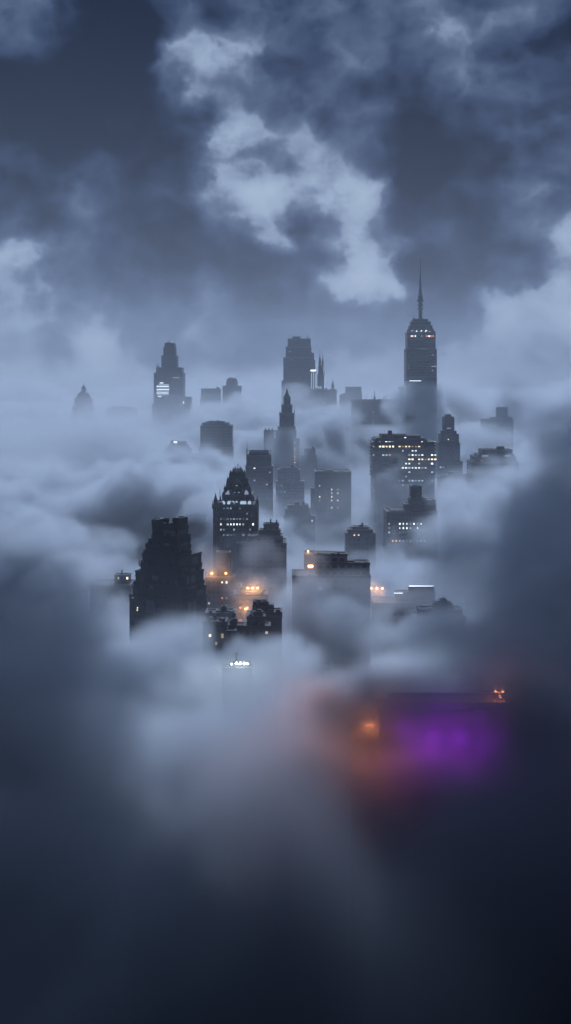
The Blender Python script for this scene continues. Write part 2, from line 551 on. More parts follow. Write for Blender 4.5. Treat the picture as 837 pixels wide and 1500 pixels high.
    def tank(self, px, yb, yt, wpx, d=None):
        """wooden water tank on legs with a conical lid"""
        d = self.depth * 0.35 if d is None else d
        zb, zt = self.lz(yb) - 0.3, self.lz(yt); r = wpx * self.s / 2; H = zt - zb; x = self.lx(px)
        t = MB().lathe(x, d, [(r, zb + H * 0.3), (r * 1.04, zb + H * 0.5), (r * 0.97, zb + H * 0.8)], 14).obj('water_tank', M_WOOD, self.root)
        MB().lathe(x, d, [(r * 1.1, zb + H * 0.8), (0.1, zt)], 14).obj('tank_lid', M_METAL, t)
        for sx in (-1, 1):
            for sy in (-1, 1):
                MB().box(x + sx * r * 0.6 - 0.15, x + sx * r * 0.6 + 0.15, d + sy * r * 0.6 - 0.15, d + sy * r * 0.6 + 0.15, zb, zb + H * 0.31).obj('leg', M_METAL, t)
        return t


def lamp_light(name, loc, colour, power, radius, parent):
    l = bpy.data.lights.new(name, 'POINT')
    l.energy = power; l.color = colour; l.shadow_soft_size = radius
    o = bpy.data.objects.new(name, l)
    col.objects.link(o)
    o.location = loc
    o.parent = parent
    return o


def flood_lamp(label, px, py, D, mast_h, kind, colour, power, heads=1, gap=2.0, size=0.55, group='lamps glowing in the fog'):
    """a lamp mast: pole, bracket, head with its bulb; the root stands on the roof below"""
    x, y, z = at(px, py, D)
    r = bpy.data.objects.new('lamp_mast', None)
    col.objects.link(r)
    r.location = (x, y, z - mast_h)
    tag(r, label, 'lamp', group)
    MB().lathe(0, 0, [(0.3, 0), (0.22, 0.5), (0.13, mast_h - 0.4)], 8).obj('pole', M_METAL, r)
    w = gap * (heads - 1) / 2
    MB().box(-w - 0.3, w + 0.3, -0.1, 0.1, mast_h - 0.4, mast_h - 0.2).obj('bracket', M_METAL, r)
    for k in range(heads):
        cx = -w + k * gap
        hd = MB().loft([(cx - 0.5 * size, cx + 0.5 * size, -0.1, 0.5, mast_h - 0.2), (cx - size, cx + size, -0.25, 0.6, mast_h + 0.2), (cx - size, cx + size, -0.25, 0.6, mast_h + 0.5)]).obj('lamp_head', M_METAL, r)
        MB().lathe(cx, -0.3 - size * 1.2, [(0.1, mast_h - size), (size * 1.15, mast_h - size * 0.3), (size * 1.15, mast_h + size * 0.3), (0.1, mast_h + size)], 10).obj('bulb', LIT[kind], hd)
    lamp_light('lamp_light', (0, -1.6, mast_h), colour, power, 0.5, r)
    return r


# ------------------------------------------------------------------ the ground under the fog
gm = MB().add([(-30000, -3000, 0), (30000, -3000, 0), (30000, 38000, 0), (-30000, 38000, 0)], [(0, 1, 2, 3)])
ground = gm.obj('ground', principled('wet_asphalt', (0.04, 0.04, 0.045), 0.6, scale=0.02))
ground['kind'] = 'structure'

# ------------------------------------------------------------------ far skyline
t = Tower('domed_tower', 'small stepped tower with a round dome and finial, leftmost building rising from the fog', 'tower', 2300,
          [(108.5, 130.5, 585), (106, 133, 598), (103.5, 135.5, 608), (101.5, 137.5, 618)], F_STONE, 1.0, rim=1.6, cren=2.5)
x, dd, R0 = t.lx(119.4), t.depth / 2, 11.2 * t.s
z = t.lz
MB().lathe(x, dd, [(R0 * .95, z(585)), (R0 * .93, z(583)), (R0 * .86, z(579.5)), (R0 * .66, z(576)), (R0 * .42, z(574)), (R0 * .30, z(573.2))], 20).obj('dome', M_SLATE, t.root)
cu = MB().lathe(x, dd, [(R0 * .32, z(573.4)), (R0 * .30, z(569.5)), (R0 * .38, z(569.2)), (R0 * .26, z(567)), (R0 * .1, z(565.5))], 12).obj('cupola', M_TRIM, t.root)
MB().lathe(x, dd, [(R0 * .07, z(565.8)), (R0 * .02, z(560.5))], 6).obj('finial', M_METAL, cu)
for px, yb in ((109.5, 585), (129.5, 585), (106.5, 598), (132.5, 598)):
    t.spire(px, yb, yb - 4, 2.0, d=t.front(z(yb)) + 1.5)

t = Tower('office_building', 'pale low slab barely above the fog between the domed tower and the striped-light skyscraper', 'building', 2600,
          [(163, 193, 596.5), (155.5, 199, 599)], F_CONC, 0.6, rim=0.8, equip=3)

t = Tower('skyscraper', 'stepped skyscraper with a rounded crown and white lit stripes on its left face', 'skyscraper', 1900,
          [(240, 255, 503), (238.2, 256, 508.5), (235.5, 258.5, 521.5), (228.5, 266, 539), (225.3, 268, 547), (223.2, 268.8, 592)], F_STONE, 0.9, rim=0.9, cren=1.2)
z = t.lz; x = t.lx(247.3); R0 = 7.4 * t.s
MB().lathe(x, t.depth / 2, [(R0, z(503.4)), (R0 * .9, z(501.8)), (R0 * .55, z(500)), (R0 * .25, z(499)), (0.2, z(497.3))], 12).obj('crown', M_SLATE, t.root)
for px in (229.5, 232.2):
    t.spire(px, 536 + 3, 531, 1.5, d=t.front(z(545)) + 2)
t.part('side_wing', 269.2, 278, 581.5, 700, 6, 50, F_STONE.mat)
for i, (a, b) in enumerate(((234, 239.5), (232.5, 247.5), (229.5, 247.5), (229.5, 247.8), (229.5, 248), (229.5, 248), (229.5, 247), (230, 247.5), (231.5, 236.5))):
    yy = 561 + i * 2.45
    zz = z(yy); fy = t.front(zz)
    MB().box(t.lx(a), t.lx(b), fy - 0.4, fy + 0.3, zz - 0.75, zz + 0.75).obj('lit_window_band', LIT['cool'] if i % 2 else LIT['white'], t.root)
t.part('lit_window_band', 253.5, 262.5, 552.6, 554, t.front(z(553)) - 0.3, t.front(z(553)) + 0.2, LIT['dim'])
t.windows([(263, 571), (239.5, 591), (246, 591), (227.5, 597), (238.5, 601), (242, 601)], 'cool')
t.part('lit_window_band', 268.3, 269.8, 588, 591.5, t.front(z(590)) - 0.3, t.front(z(590)) + 0.2, LIT['white'])

t = Tower('office_building', 'pale flat block in deep haze just left of the domed lump', 'building', 2500,
          [(294.5, 323, 569.5), (293.3, 324, 585)], F_CONC, 0.7, rim=0.7, equip=1)
t = Tower('exchange_hall', 'hazy building with a rounded lump of a roof half sunk in cloud', 'building', 2450,
          [(331, 348, 560), (326.2, 353.5, 565.5)], F_STONE, 0.8, rim=0.8)
z = t.lz; R0 = 8.2 * t.s
MB().lathe(t.lx(339.6), t.depth / 2, [(R0, z(562)), (R0, z(558)), (R0 * .86, z(555)), (R0 * .55, z(553)), (R0 * .1, z(552))], 14).obj('dome', M_SLATE, t.root)

t = Tower('office_tower', 'square grey tower with chamfered top corners standing left of the pointed tower', 'tower', 1500,
          [(302, 328, 618.5), (296, 335, 620.5), (293.5, 340, 624), (291.5, 341, 656)], F_DARK, 0.8, rim=0.8, equip=2)
t = Tower('apartment_building', 'low dark building with a white rooftop light, deep in fog on the left', 'building', 1450,
          [(248, 270, 649.5), (244, 273.5, 654.5), (240, 277.5, 660), (237, 300, 669)], F_BRICK, 0.9, rim=1.2, cren=3.0, equip=0)
t.mast(242, 656, 651, 0.4, d=3)
t.part('roof_light', 253.8, 259, 646.8, 649.4, 4, 7, LIT['white'])
t.windows([(265, 666.5), (270, 667), (251, 676), (288, 673), (256, 664)], 'cool')
t.windows([(263, 666.5), (267, 666.5)], 'amber')

t = Tower('skyscraper', 'broad hazy skyscraper with a stepped left shoulder and a small dish on its roof', 'skyscraper', 2200,
          [(429, 440.5, 493), (421.8, 455.5, 496.3), (418.8, 456.5, 508), (415.2, 457.2, 524), (412.6, 457.6, 558)], F_DARK, 0.85, rim=1.0)
t.mast(450.5, 496, 489.5, 0.7, d=8); t.mast(453, 496, 491.5, 0.5, d=8)
t.windows([(421.8, 516), (425.5, 516), (428, 527.5)], 'cool')

t = Tower('gothic_tower', 'slim pale floodlit tower hugging the right side of the broad hazy skyscraper', 'tower', 2100,
          [(456.5, 460.5, 518), (455.6, 462, 528), (455, 463.5, 543)], F_RIB, 1.0, rim=0.8, cren=2.0)
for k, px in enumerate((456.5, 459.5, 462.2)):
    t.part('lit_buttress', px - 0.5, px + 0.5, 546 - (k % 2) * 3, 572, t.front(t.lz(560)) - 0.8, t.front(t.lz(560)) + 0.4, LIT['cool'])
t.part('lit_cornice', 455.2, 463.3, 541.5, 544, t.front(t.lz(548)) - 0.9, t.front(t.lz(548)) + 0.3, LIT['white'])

t = Tower('gothic_tower', 'dark gothic tower with two needle spires and a small spire on its lower right shoulder', 'tower', 2000,
          [(467, 474.2, 537), (465.8, 475.5, 549), (464.2, 476.3, 570), (454.3, 493.5, 571.5)], F_RIB, 0.9, rim=1.0, cren=3.5)
yy = t.front(t.lz(560)) + 6
t.spire(469.3, 537, 518, 4.2, d=yy); t.spire(473.6, 537, 519, 3.0, d=yy + 2); t.spire(475.7, 549, 540, 1.2, d=yy)
t.mast(469.3, 524, 512, 0.35, d=yy, name='needle'); t.mast(473.6, 524, 514, 0.35, d=yy + 2, name='needle')
t.spire(488, 571, 556, 4.6, d=8); t.spire(479, 572, 567, 2, d=3); t.spire(484, 572, 567.5, 2, d=3); t.spire(492.5, 575, 570, 2, d=3); t.spire(456, 572, 567, 2, d=3)
for px in (465, 467.5, 470.5):
    t.part('lit_arch', px - 0.7, px + 0.7, 566, 569.5, 6, 7.5, LIT['cool'])
t.part('lit_buttress', 475.6, 476.4, 558, 570, t.front(t.lz(565)) - 1, t.front(t.lz(565)), LIT['cool'])
t.windows([(469, 578), (459, 590), (456.5, 594), (459, 602), (450, 610), (466, 612), (451, 625), (468, 630)], 'cool')
t.windows([(474.5, 588.5), (477, 588.5), (477, 595.5), (477, 598)], 'warm')

t = Tower('office_building', 'plain pale block with a lower step on its left, right of the gothic spires', 'building', 2300,
          [(507, 530, 567), (503, 530.5, 576.5), (498.5, 531, 578.5)], F_CONC, 0.7, rim=0.6)
t = Tower('office_building', 'wide flat roofed block bristling with thin masts, left of the tallest tower', 'building', 1900,
          [(516.3, 585.6, 586.5)], F_DARK, 0.5, rim=1.1, cren=1.5)
for px, h, r in ((537, 582, .4), (549.3, 572, .9), (547.6, 581, .5), (550.8, 580, .5), (563, 578, .6), (565.5, 580, .5), (567.3, 578, .6), (560, 583, .4)):
    t.mast(px, 586.5, h, r, d=8)
t.windows([(547.3, 586.5 + k) for k in (16, 20, 24, 28, 32, 36)], 'dim')

t = Tower('pointed_tower', 'slender tapering tower with a sharp pyramid tip and one column of lit windows', 'tower', 1500,
          [(415.5, 426, 583), (412.5, 428.6, 594.5), (409.6, 431.5, 607), (407, 433, 627), (403.5, 434.5, 633), (402.5, 439, 644.5)], F_RIB, 0.95, rim=1.2, cren=2.2)
z = t.lz; x = t.lx(420.6); h = t.depth / 2
w = 5.1 * t.s
MB().loft([(x - w, x + w, h - w, h + w, z(583.3)), (x - w * .66, x + w * .66, h - w * .66, h + w * .66, z(578.5)),
           (x - w * .5, x + w * .5, h - w * .5, h + w * .5, z(577.8)), (x - .25, x + .25, h - .25, h + .25, z(568.5))]).obj('spire', M_SLATE, t.root)
for px, yb, yt in ((431.3, 607, 598.5), (409.8, 607, 603), (413, 594.5, 591.5), (428.2, 594.5, 591), (404.3, 633, 628), (438.4, 645, 641)):
    t.spire(px, yb, yt, 1.3, d=t.front(z(yb) - 3) + 2)
t.windows([(433.2, y) for y in (648.5, 655, 659.5, 665, 669.5, 671.5, 676.5, 681)], 'warm')
t = Tower('apartment_building', 'faint narrow block with three roof points, just left of the pointed tower', 'building', 1620,
          [(386.5, 402.5, 631)], F_STONE, 0.8, rim=0.7)
for px in (389.3, 394.3, 399.3):
    t.spire(px, 631, 626, 2.2, d=4)
t = Tower('apartment_building', 'small pale block in haze low beside the pointed tower', 'building', 1650,
          [(446, 462.5, 658), (440, 464, 667)], F_CONC, 0.7, rim=0.6, equip=1)

# the tallest tower
t = Tower('skyscraper', 'tallest tower, dark slab with a stepped crown of lights and a long needle spire', 'skyscraper', 1700,
          [(606.5, 628.5, 467.5), (603.2, 632, 471.5), (601.4, 634.4, 477), (599.6, 636, 482), (597.2, 638.6, 487), (595.4, 640.2, 512)], F_DARK, 0.7, rim=1.0, cren=1.6)
z = t.lz; x = t.lx(618); h = t.depth / 2
prof = [(5.4, 468), (5.0, 466), (3.2, 465), (3.0, 452), (5.6, 451.5), (5.6, 450.3), (3.0, 449.8), (3.0, 447), (5.4, 446.6), (5.4, 445.2), (3.2, 444.8), (3.3, 441),
        (5.8, 440.6), (5.8, 438.2), (4.2, 437.8), (4.2, 432), (3.0, 430), (2.5, 424), (1.8, 420), (1.6, 405), (1.1, 403), (.9, 388), (.45, 377)]
sp = MB().lathe(x, h, [(r * .95, z(y)) for r, y in prof], 12).obj('spire', M_METAL, t.root)
t.mast(608, 468, 458.5, 0.35, d=h)
for px, yb in ((598, 487), (637.8, 487), (604, 471.5), (631, 471.5)):
    t.spire(px, yb + 1, yb - 3, 2.0, d=t.front(z(yb) - 3) + 2)
yf = t.front(z(486)) - 1.4


def stroke(px0, py0, px1, py1, wpx, y, kind, name='crown_light'):
    """a light bar between two points of the front face"""
    a = Vector((t.lx(px0), t.lz(py0))); b = Vector((t.lx(px1), t.lz(py1)))
    n = (b - a).normalized(); q = Vector((-n.y, n.x)) * wpx * t.s / 2
    pts = [a - q, b - q, b + q, a + q]
    return MB().prism([(p.x, p.y) for p in pts], y - 0.4, y + 0.9).obj(name, LIT[kind], t.root)


for a in (((603.3, 484.2, 604.6, 487.3), (605.6, 484.3, 604.4, 487.3)), ((609.6, 487.4, 611, 484), (611, 484, 612.6, 487.3)),
          ((616.2, 487.4, 618, 483.8), (618, 483.8, 619.6, 487.4), (617.2, 486.2, 618.8, 486.2)),
          ((623.4, 485.5, 625, 483.6), (625, 483.6, 626.4, 485.6), (626.4, 485.6, 624.8, 487.4), (624.8, 487.4, 623.4, 485.5)), ((629.4, 485.3, 631.3, 487.3),)):
    for s_ in a:
        stroke(*s_, 0.9, yf, 'white')
yf = t.front(z(492)) - 0.6
for px0, px1, kd in ((601, 603, 'red'), (603.2, 604.6, 'white'), (605, 606.6, 'red'), (608, 609.6, 'white'), (618, 619, 'cool'), (624.3, 627.4, 'red'), (628, 630.2, 'white'), (630.7, 633, 'red'), (634, 636, 'red')):
    stroke(px0, 492.3, px1, 492.3, 2.2, yf, kd)
t.part('lit_window_band', 609.5, 625.5, 510.6, 511.5, t.front(z(511.8)) - 0.5, t.front(z(511.8)) + 0.2, LIT['dim'])
t.part('lit_window_band', 630, 631, 510.6, 511.6, t.front(z(511.8)) - 0.5, t.front(z(511.8)) + 0.2, LIT['dim'])
t.part('lit_window_band', 600, 617, 557.3, 558.4, t.front(z(558)) - 0.5, t.front(z(558)) + 0.2, LIT['white'])
t.part('lit_window_band', 632.5, 635, 536, 537, t.front(z(537)) - 0.5, t.front(z(537)) + 0.2, LIT['cool'])
t.part('lit_window_band', 636.5, 639, 536, 537, t.front(z(537)) - 0.5, t.front(z(537)) + 0.2, LIT['cool'])
t.windows([(600, 536), (599.5, 539), (634.5, 521), (634, 544.5), (636, 546.5)], 'dim')
Tower('office_building', 'faint pale block peeking out at the left foot of the tallest tower', 'building', 2000, [(586.8, 598, 567), (586.3, 600, 590)], F_CONC, 2.0, rim=0.6)

t = Tower('water_tower_building', 'tall narrow tower with a square tank like top, right of the tallest tower', 'tower', 1350,
          [(655.5, 662.5, 608.5), (652, 666.5, 611.5), (651.2, 667.2, 613.5), (651.8, 666.6, 629.5), (649, 670, 632.5), (646.5, 673.3, 637), (642.4, 674.6, 650), (641, 678, 677)], F_STONE, 0.9, rim=0.8, cren=0.8)
t.mast(658.6, 609, 605.5, 0.4)
t.part('lit_window_band', 656, 662.5, 627, 628.2, t.front(t.lz(628)) - .4, t.front(t.lz(628)) + .2, LIT['dim'])
t.windows([(656.8, 643.5)], 'warm'); t.windows([(645.5, 686), (649, 686)], 'cool')

Tower('office_tower', 'pale blocky tower with a square penthouse, alone in the haze far right', 'tower', 2100,
      [(731, 746, 597.3), (722, 752, 612), (709.5, 752.3, 614.5)], F_CONC, 0.7, rim=0.8)

t = Tower('office_building', 'dark stepped block with thin lit strips under its roof, rightmost building', 'building', 1150,
          [(708, 753, 660.3), (702, 755, 667), (696.5, 757, 670), (692, 760, 678)], F_DARK, 0.7, rim=0.9, equip=2)
t.mast(723.6, 660, 656, 0.25, d=8)
for a, b in ((707.5, 716.5), (741, 749)):
    t.part('lit_window_band', a, b, 667.6, 668.8, t.front(t.lz(668.5)) - .4, t.front(t.lz(668.5)) + .2, LIT['cool'])
t.windows([(705.5, 672.5)], 'amber')
t = Tower('office_building', 'low dark roofed block between the tank topped tower and the rightmost building', 'building', 1200,
          [(650, 690, 697), (644, 690.5, 699)], F_BRICK, 0.6, rim=0.8, cren=1.0, equip=3)

# ------------------------------------------------------------------ middle distance
t = Tower('office_tower', 'dark blue tower with an open roof frame and a mast on its left corner', 'tower', 1100,
          [(365, 394, 663), (361, 397.5, 668), (359.8, 400, 684)], F_DARK, 0.8, rim=0.9, equip=0)
t.mast(362, 668, 645, 0.35, d=4); t.mast(389, 663, 657.5, 0.3, d=6); t.mast(370, 663, 659.5, 0.25, d=6)
zt = t.lz(660.5)
fr = MB()
for px in (361.3, 372, 384, 396.5):
    fr.box(t.lx(px) - .25, t.lx(px) + .25, 4.5, 5, t.lz(668), zt)
fr.box(t.lx(361), t.lx(396.8), 4.4, 5.1, zt, zt + .6)
fr.obj('roof_frame', M_METAL, t.root)
t.windows([(371.8, 683.5)], 'white'); t.windows([(371, 706), (396, 690), (390, 712)], 'dim')

t = Tower('apartment_building', 'hazy grey block with a raised centre, right of the dark blue tower with the mast', 'building', 1300,
          [(412, 436, 686.5), (407, 440, 689), (404.5, 446, 706)], F_CONC, 0.7, rim=0.8, equip=2)
t.windows([(410 + k * 3.4, 720.5) for k in range(4)] + [(409, 711), (413, 711)], 'dim')

t = Tower('apartment_tower', 'plain dark square tower with scattered window lights in the centre of the city', 'tower', 1050,
          [(462.3, 514.8, 692.3)], F_BRICK, 0.8, rim=1.0, cren=0.8, equip=2)
t.mast(485.5, 692, 689, 0.2, d=5)
t.windows([(467, 710), (466, 716), (467.5, 735), (485.5, 723), (495.5, 716), (499, 717), (480, 742)], 'cool')
t.windows([(485.5, 718), (485.5, 727), (485.5, 731), (485.5, 743), (497, 732), (497, 742), (467, 726), (497, 724)], 'warm')
Tower('apartment_building', 'narrow dim block pressed against the left side of the plain dark square tower', 'building', 1080,
      [(455.6, 466, 716)], F_BRICK, 2.0, rim=0.6)
t = Tower('apartment_building', 'pale block in thick fog below and left of the plain dark square tower', 'building', 1000,
          [(422, 452, 741.5), (418, 455, 747), (416, 462, 757)], F_STONE, 0.7, rim=0.8, equip=3)
t.windows([(474 - 14, 765), (469 - 14, 785)], 'cool')

# the tower with many lit rooms
t = Tower('office_tower', 'blackest wide tower with rows of lit rooms and jagged ledges down its sides', 'tower', 1050,
          [(560, 597, 637.6), (560.2, 618, 639), (552.3, 623.5, 642.6), (549.5, 627, 644), (548.5, 637, 648)], F_DARK, 0.75, rim=0.4, rim_mat=M_DTRIM, equip=1)
t.windows([(595.8, 638.5)], 'white', w=2, h=1)
for k in range(11):                                   # balcony ledges down both sides
    y = 647.3 + k * 5.1
    for a, b in ((546.6, 549.3), (636.3, 638.9)):
        t.part('ledge', a, b, y, y + 2.3, 1.0, t.depth - 1, F_DARK.mat)
t.windows([(x, 650) for x in (556.5, 565.5, 567.5, 571.3, 576, 621, 635.6)], 'white')
t.windows([(x, 655.6) for x in (548.8, 556.2, 560.8, 565.5, 570, 574.5, 586.5, 588.5, 591.5, 597, 602, 606, 608, 611, 613)], 'warm')
t.windows([(x, 661) for x in (588.3, 605.6, 607.5)], 'white'); t.windows([(560.5, 663.6), (566, 663.6), (549, 663.5)], 'cool')
t.windows([(571.3, 668.7)], 'amber')
t.windows([(x, 668.5) for x in (599.6, 601.5, 606, 607.5, 616, 617.8, 634.6, 636.5)], 'white')
t.windows([(x, 673.6) for x in (599.6, 601.5, 605.5, 616, 617.8, 620.5, 626, 628, 630, 634, 636)], 'warm')
t.windows([(x, 678.2) for x in (597, 601.3, 616.2, 635)], 'white')
t.windows([(x, 684.8) for x in (588, 597, 601.5, 606, 607.6, 611, 616, 621, 625.8)], 'white')
t.windows([(599, 689.5), (601.5, 689.5), (597, 698), (635, 692.8)], 'cool')
t.windows([(x, 703.4) for x in (587, 591, 599, 600.6, 606, 608, 611.5, 613, 618, 635)], 'cool')
t.windows([(571.5, 705)], 'amber')
t.windows([(x, 709) for x in (586, 589, 593, 600)], 'dim')

t = Tower('office_building', 'wide dark building with a square block above stepped terraces and rows of lit windows', 'building', 900,
          [(604.3, 620.2, 714.5), (602.6, 627.6, 732.4), (602, 640.6, 735), (594.7, 640.9, 741.5), (575, 641, 749.5), (566.7, 641.5, 751)], F_BRICK, 0.7, rim=0.7, cren=0.8)
t.mast(611, 733, 726, 0.25, d=3)
t.windows([(x, 769.3) for x in (571.5, 587, 589, 591, 594, 596, 600, 602, 605, 607.5, 609, 613)], 'white')
t.windows([(x, 775) for x in (571.5, 587, 589.5, 591.5, 595, 601.5, 604, 612)], 'white')
t.windows([(x, 780.5) for x in (571.5, 587, 589, 591, 610, 613)], 'cool')
t.windows([(577, 790.3), (579.5, 790.3)], 'amber')
t.windows([(x, 790.5) for x in (587, 589, 591, 595, 601, 604, 611.5, 618, 620)], 'cool')
t.windows([(618, 764.3), (612, 737)], 'white'); t.windows([(570.5, 801.5), (599.5, 803)], 'dim')

t = Tower('hall', 'low round cornered building with two lit windows, in the fog at the centre', 'building', 850,
          [(517, 541, 774), (511, 546.5, 777), (507, 550.5, 782)], F_STONE, 0.8, rim=0.6, equip=2)
t.windows([(522.5, 786.5), (526, 786.5)], 'warm')

t = Tower('apartment_building', 'hazy block with a shallow curved roof between the black ziggurat and the ornate gabled tower', 'building', 950,
          [(266.5, 301, 757.5), (265.5, 311, 767)], F_STONE, 0.6, rim=0.6)
z = t.lz
arc = [(t.lx(266.5 + 34.5 * k / 12), z(757.3) + 2.0 * math.sin(math.pi * k / 12) + 0.3) for k in range(13)]
MB().prism([(t.lx(266.5), z(757.6))] + arc + [(t.lx(301), z(757.6))], 2.5, t.depth - 2.5).obj('curved_roof', M_ROOF, t.root)
t.mast(278.5, 756, 753, 0.25, d=4)

# the ornate gabled tower
t = Tower('gabled_tower', 'ornate gothic tower with a steep crested roof, round window and corner pinnacles', 'tower', 800,
          [(325, 369.5, 727), (312.3, 378.2, 741)], F_RIB, 0.95, rim=0.9, cren=1.8)
z = t.lz; x = t.lx(347.2); h = t.depth / 2; s_ = t.s
lv = [(20.8, 727), (19.0, 718), (16.0, 712), (15.0, 706), (11.6, 698), (10.6, 695.5), (7.0, 692.3), (4.2, 690.6), (0.9, 688.2)]
MB().loft([(x - a * s_, x + a * s_, h - a * s_ * .95, h + a * s_ * .95, z(y)) for a, y in lv]).obj('steep_roof', M_SLATE, t.root)
t.mast(347.4, 689, 680, 0.22, d=h, name='finial')
rng = random.Random(3)
for a, y in lv[:-1]:
    for sx in (-1, 1):                                # crockets up the hips
        for q in (0.0, 0.5):
            yy = y - q * 4; aa = a - q * 1.2
            MB().lathe(x + sx * aa * s_, h - aa * s_ * .95, [(0.45, z(yy) - .6), (0.7, z(yy) + .3), (0.35, z(yy) + .9), (0.08, z(yy) + 2.3)], 6).obj('crocket', M_DTRIM, t.root)
for px, yb, yt, w in ((315.8, 741, 722.5, 6.2), (311.6, 745, 733.5, 2.4), (322.8, 733, 726, 3), (326.6, 727, 720, 2.6), (377, 741, 726.5, 4.2), (371.3, 733, 725.5, 3.2), (367.5, 727, 721, 2.4), (319.5, 741, 735, 2), (374, 741, 736, 2)):
    t.spire(px, yb, yt, w, d=(2.0 if yb > 730 else t.front(z(728)) + 2), mat=M_DTRIM)
t.mast(322, 727, 715, 0.15, d=3)
# gable front with the round window
yg = t.front(z(735)) + 0.2
g = MB().prism([(t.lx(329.5), z(733)), (t.lx(364.5), z(733)), (t.lx(362), z(723)), (t.lx(356.5), z(717)), (t.lx(354), z(710)), (t.lx(347.2), z(701.5)), (t.lx(340.4), z(710)), (t.lx(338), z(717)), (t.lx(332), z(723))], yg, yg + 4).obj('gable', M_PANEL, t.root)


def ring(cx, cz, r0, r1, y0, y1, n=28):
    vs, fs = [], []
    for k in range(n):
        a = 2 * math.pi * k / n
        for r_, yy in ((r0, y0), (r1, y0), (r1, y1), (r0, y1)):
            vs.append((cx + r_ * math.cos(a), yy, cz + r_ * math.sin(a)))
    for k in range(n):
        j = (k + 1) % n
        for i in range(4):
            fs.append((4 * k + i, 4 * j + i, 4 * j + (i + 1) % 4, 4 * k + (i + 1) % 4))
    return MB().add(vs, fs)


ring(x, z(717), 6.6 * s_, 8.2 * s_, yg - 0.9, yg + 0.1).obj('ring_moulding', M_DTRIM, g)
ring(x, z(717), 3.6 * s_, 4.4 * s_, yg - 0.7, yg + 0.1).obj('ring_moulding', M_DTRIM, g)
MB().prism([(x + 6.5 * s_ * math.cos(2 * math.pi * k / 24), z(717) + 6.5 * s_ * math.sin(2 * math.pi * k / 24)) for k in range(24)], yg - 0.3, yg + 0.05).obj('round_window', M_GLASS, g)
for px, py in ((343, 722.8), (350, 722.8), (346.6, 712.5)):
    MB().box(t.lx(px) - .7, t.lx(px) + .7, yg - .55, yg - .28, z(py) - .6, z(py) + .6).obj('lit_pane', LIT['dim'], g)
for sx in (-1, 1):
    c = 347.2 + sx * 14
    MB().prism([(t.lx(c - 3.6), z(727.5)), (t.lx(c + 3.6), z(727.5)), (t.lx(c + 2), z(720.5)), (t.lx(c - sx * 1.5), z(718.5)), (t.lx(c - 3), z(723))], yg - 0.35, yg + 0.1).obj('gable_panel', LIT['dim'], g)
fy = t.front(z(742)) - 0.45
for k, px in enumerate((327, 334.5, 337, 341.5, 346.5, 353.5, 356, 359, 365.5)):           # arcade of lit arches
    w = .9 if k not in (0, 8) else 1.3
    zz = z(739.5)
    MB().prism([(t.lx(px) - w, zz), (t.lx(px) + w, zz), (t.lx(px) + w, zz + 1.7), (t.lx(px), zz + 2.7), (t.lx(px) - w, zz + 1.7)], t.front(z(736)) - 0.6, t.front(z(736)) + .1).obj('lit_arch', LIT['cool'], t.root)
for k in range(17):                                   # stone piers between the bays
    px = 313.5 + k * 3.97
    MB().loft([(t.lx(px) - .38, t.lx(px) + .38, -0.7, 0.1, z(880)), (t.lx(px) - .3, t.lx(px) + .3, -0.55, 0.1, z(742))]).obj('pier', M_TRIM, t.root)
for y in (749.5, 763, 778):
    t.part('string_course', 311.8, 378.7, y, y + 1.1, -0.95, 0.2)
for y, xs, kd in ((745, (331, 334, 337, 339, 350, 352), 'cool'), (751, (332, 361), 'dim'), (757, (331, 335, 341.5, 343.5, 349, 361, 322), 'cool'), (760.6, (330, 335, 338, 343, 350, 356, 361), 'dim'),
                  (764.5, (323, 335, 337.5, 342.5, 349, 350.5, 355.5, 358, 369), 'white'), (775.5, (322,), 'white'), (778, (330, 341, 364), 'dim'), (781, (355, 358, 364), 'cool'), (783.5, (329, 334, 337, 343), 'cool'),
                  (796, (332, 330), 'dim')):
    t.windows([(px, y) for px in xs], kd)

t = Tower('apartment_building', 'wide hazy building with a stepped roof standing in front of the ornate gabled tower', 'building', 760,
          [(386, 408.5, 771), (379, 411, 780), (364, 414.5, 788), (347, 420, 797)], F_CONC, 0.7, rim=0.8, cren=1.2, equip=2)
t.windows([(352, 852), (389, 850)], 'dim')

t = Tower('apartment_building', 'dim low block carrying two orange lamps, right of the black ziggurat', 'building', 730,
          [(317, 337, 812), (301, 344, 846)], F_BRICK, 0.8, rim=0.8)
t.windows([(322.5, 851), (325, 851), (329.5, 851.5)], 'warm'); t.windows([(322.5, 875.5), (333, 876)], 'red'); t.windows([(305.6, 885)], 'white')

t = Tower('apartment_building', 'dim block with three small window lights sunk in fog, left of the black ziggurat', 'building', 720,
          [(166, 188, 846), (132, 192, 858)], F_BRICK, 0.7, rim=0.8, equip=1)
t.windows([(170, 850), (173.5, 850), (182, 852.5)], 'warm')

t = Tower('office_building', 'small dim block behind the flat roofed fog bound building, with tiny rooftop lights', 'building', 760,
          [(446, 484, 811.5)], F_BRICK, 0.6, rim=0.8, cren=1.0)
t.windows([(470, 815), (478, 817)], 'cool')

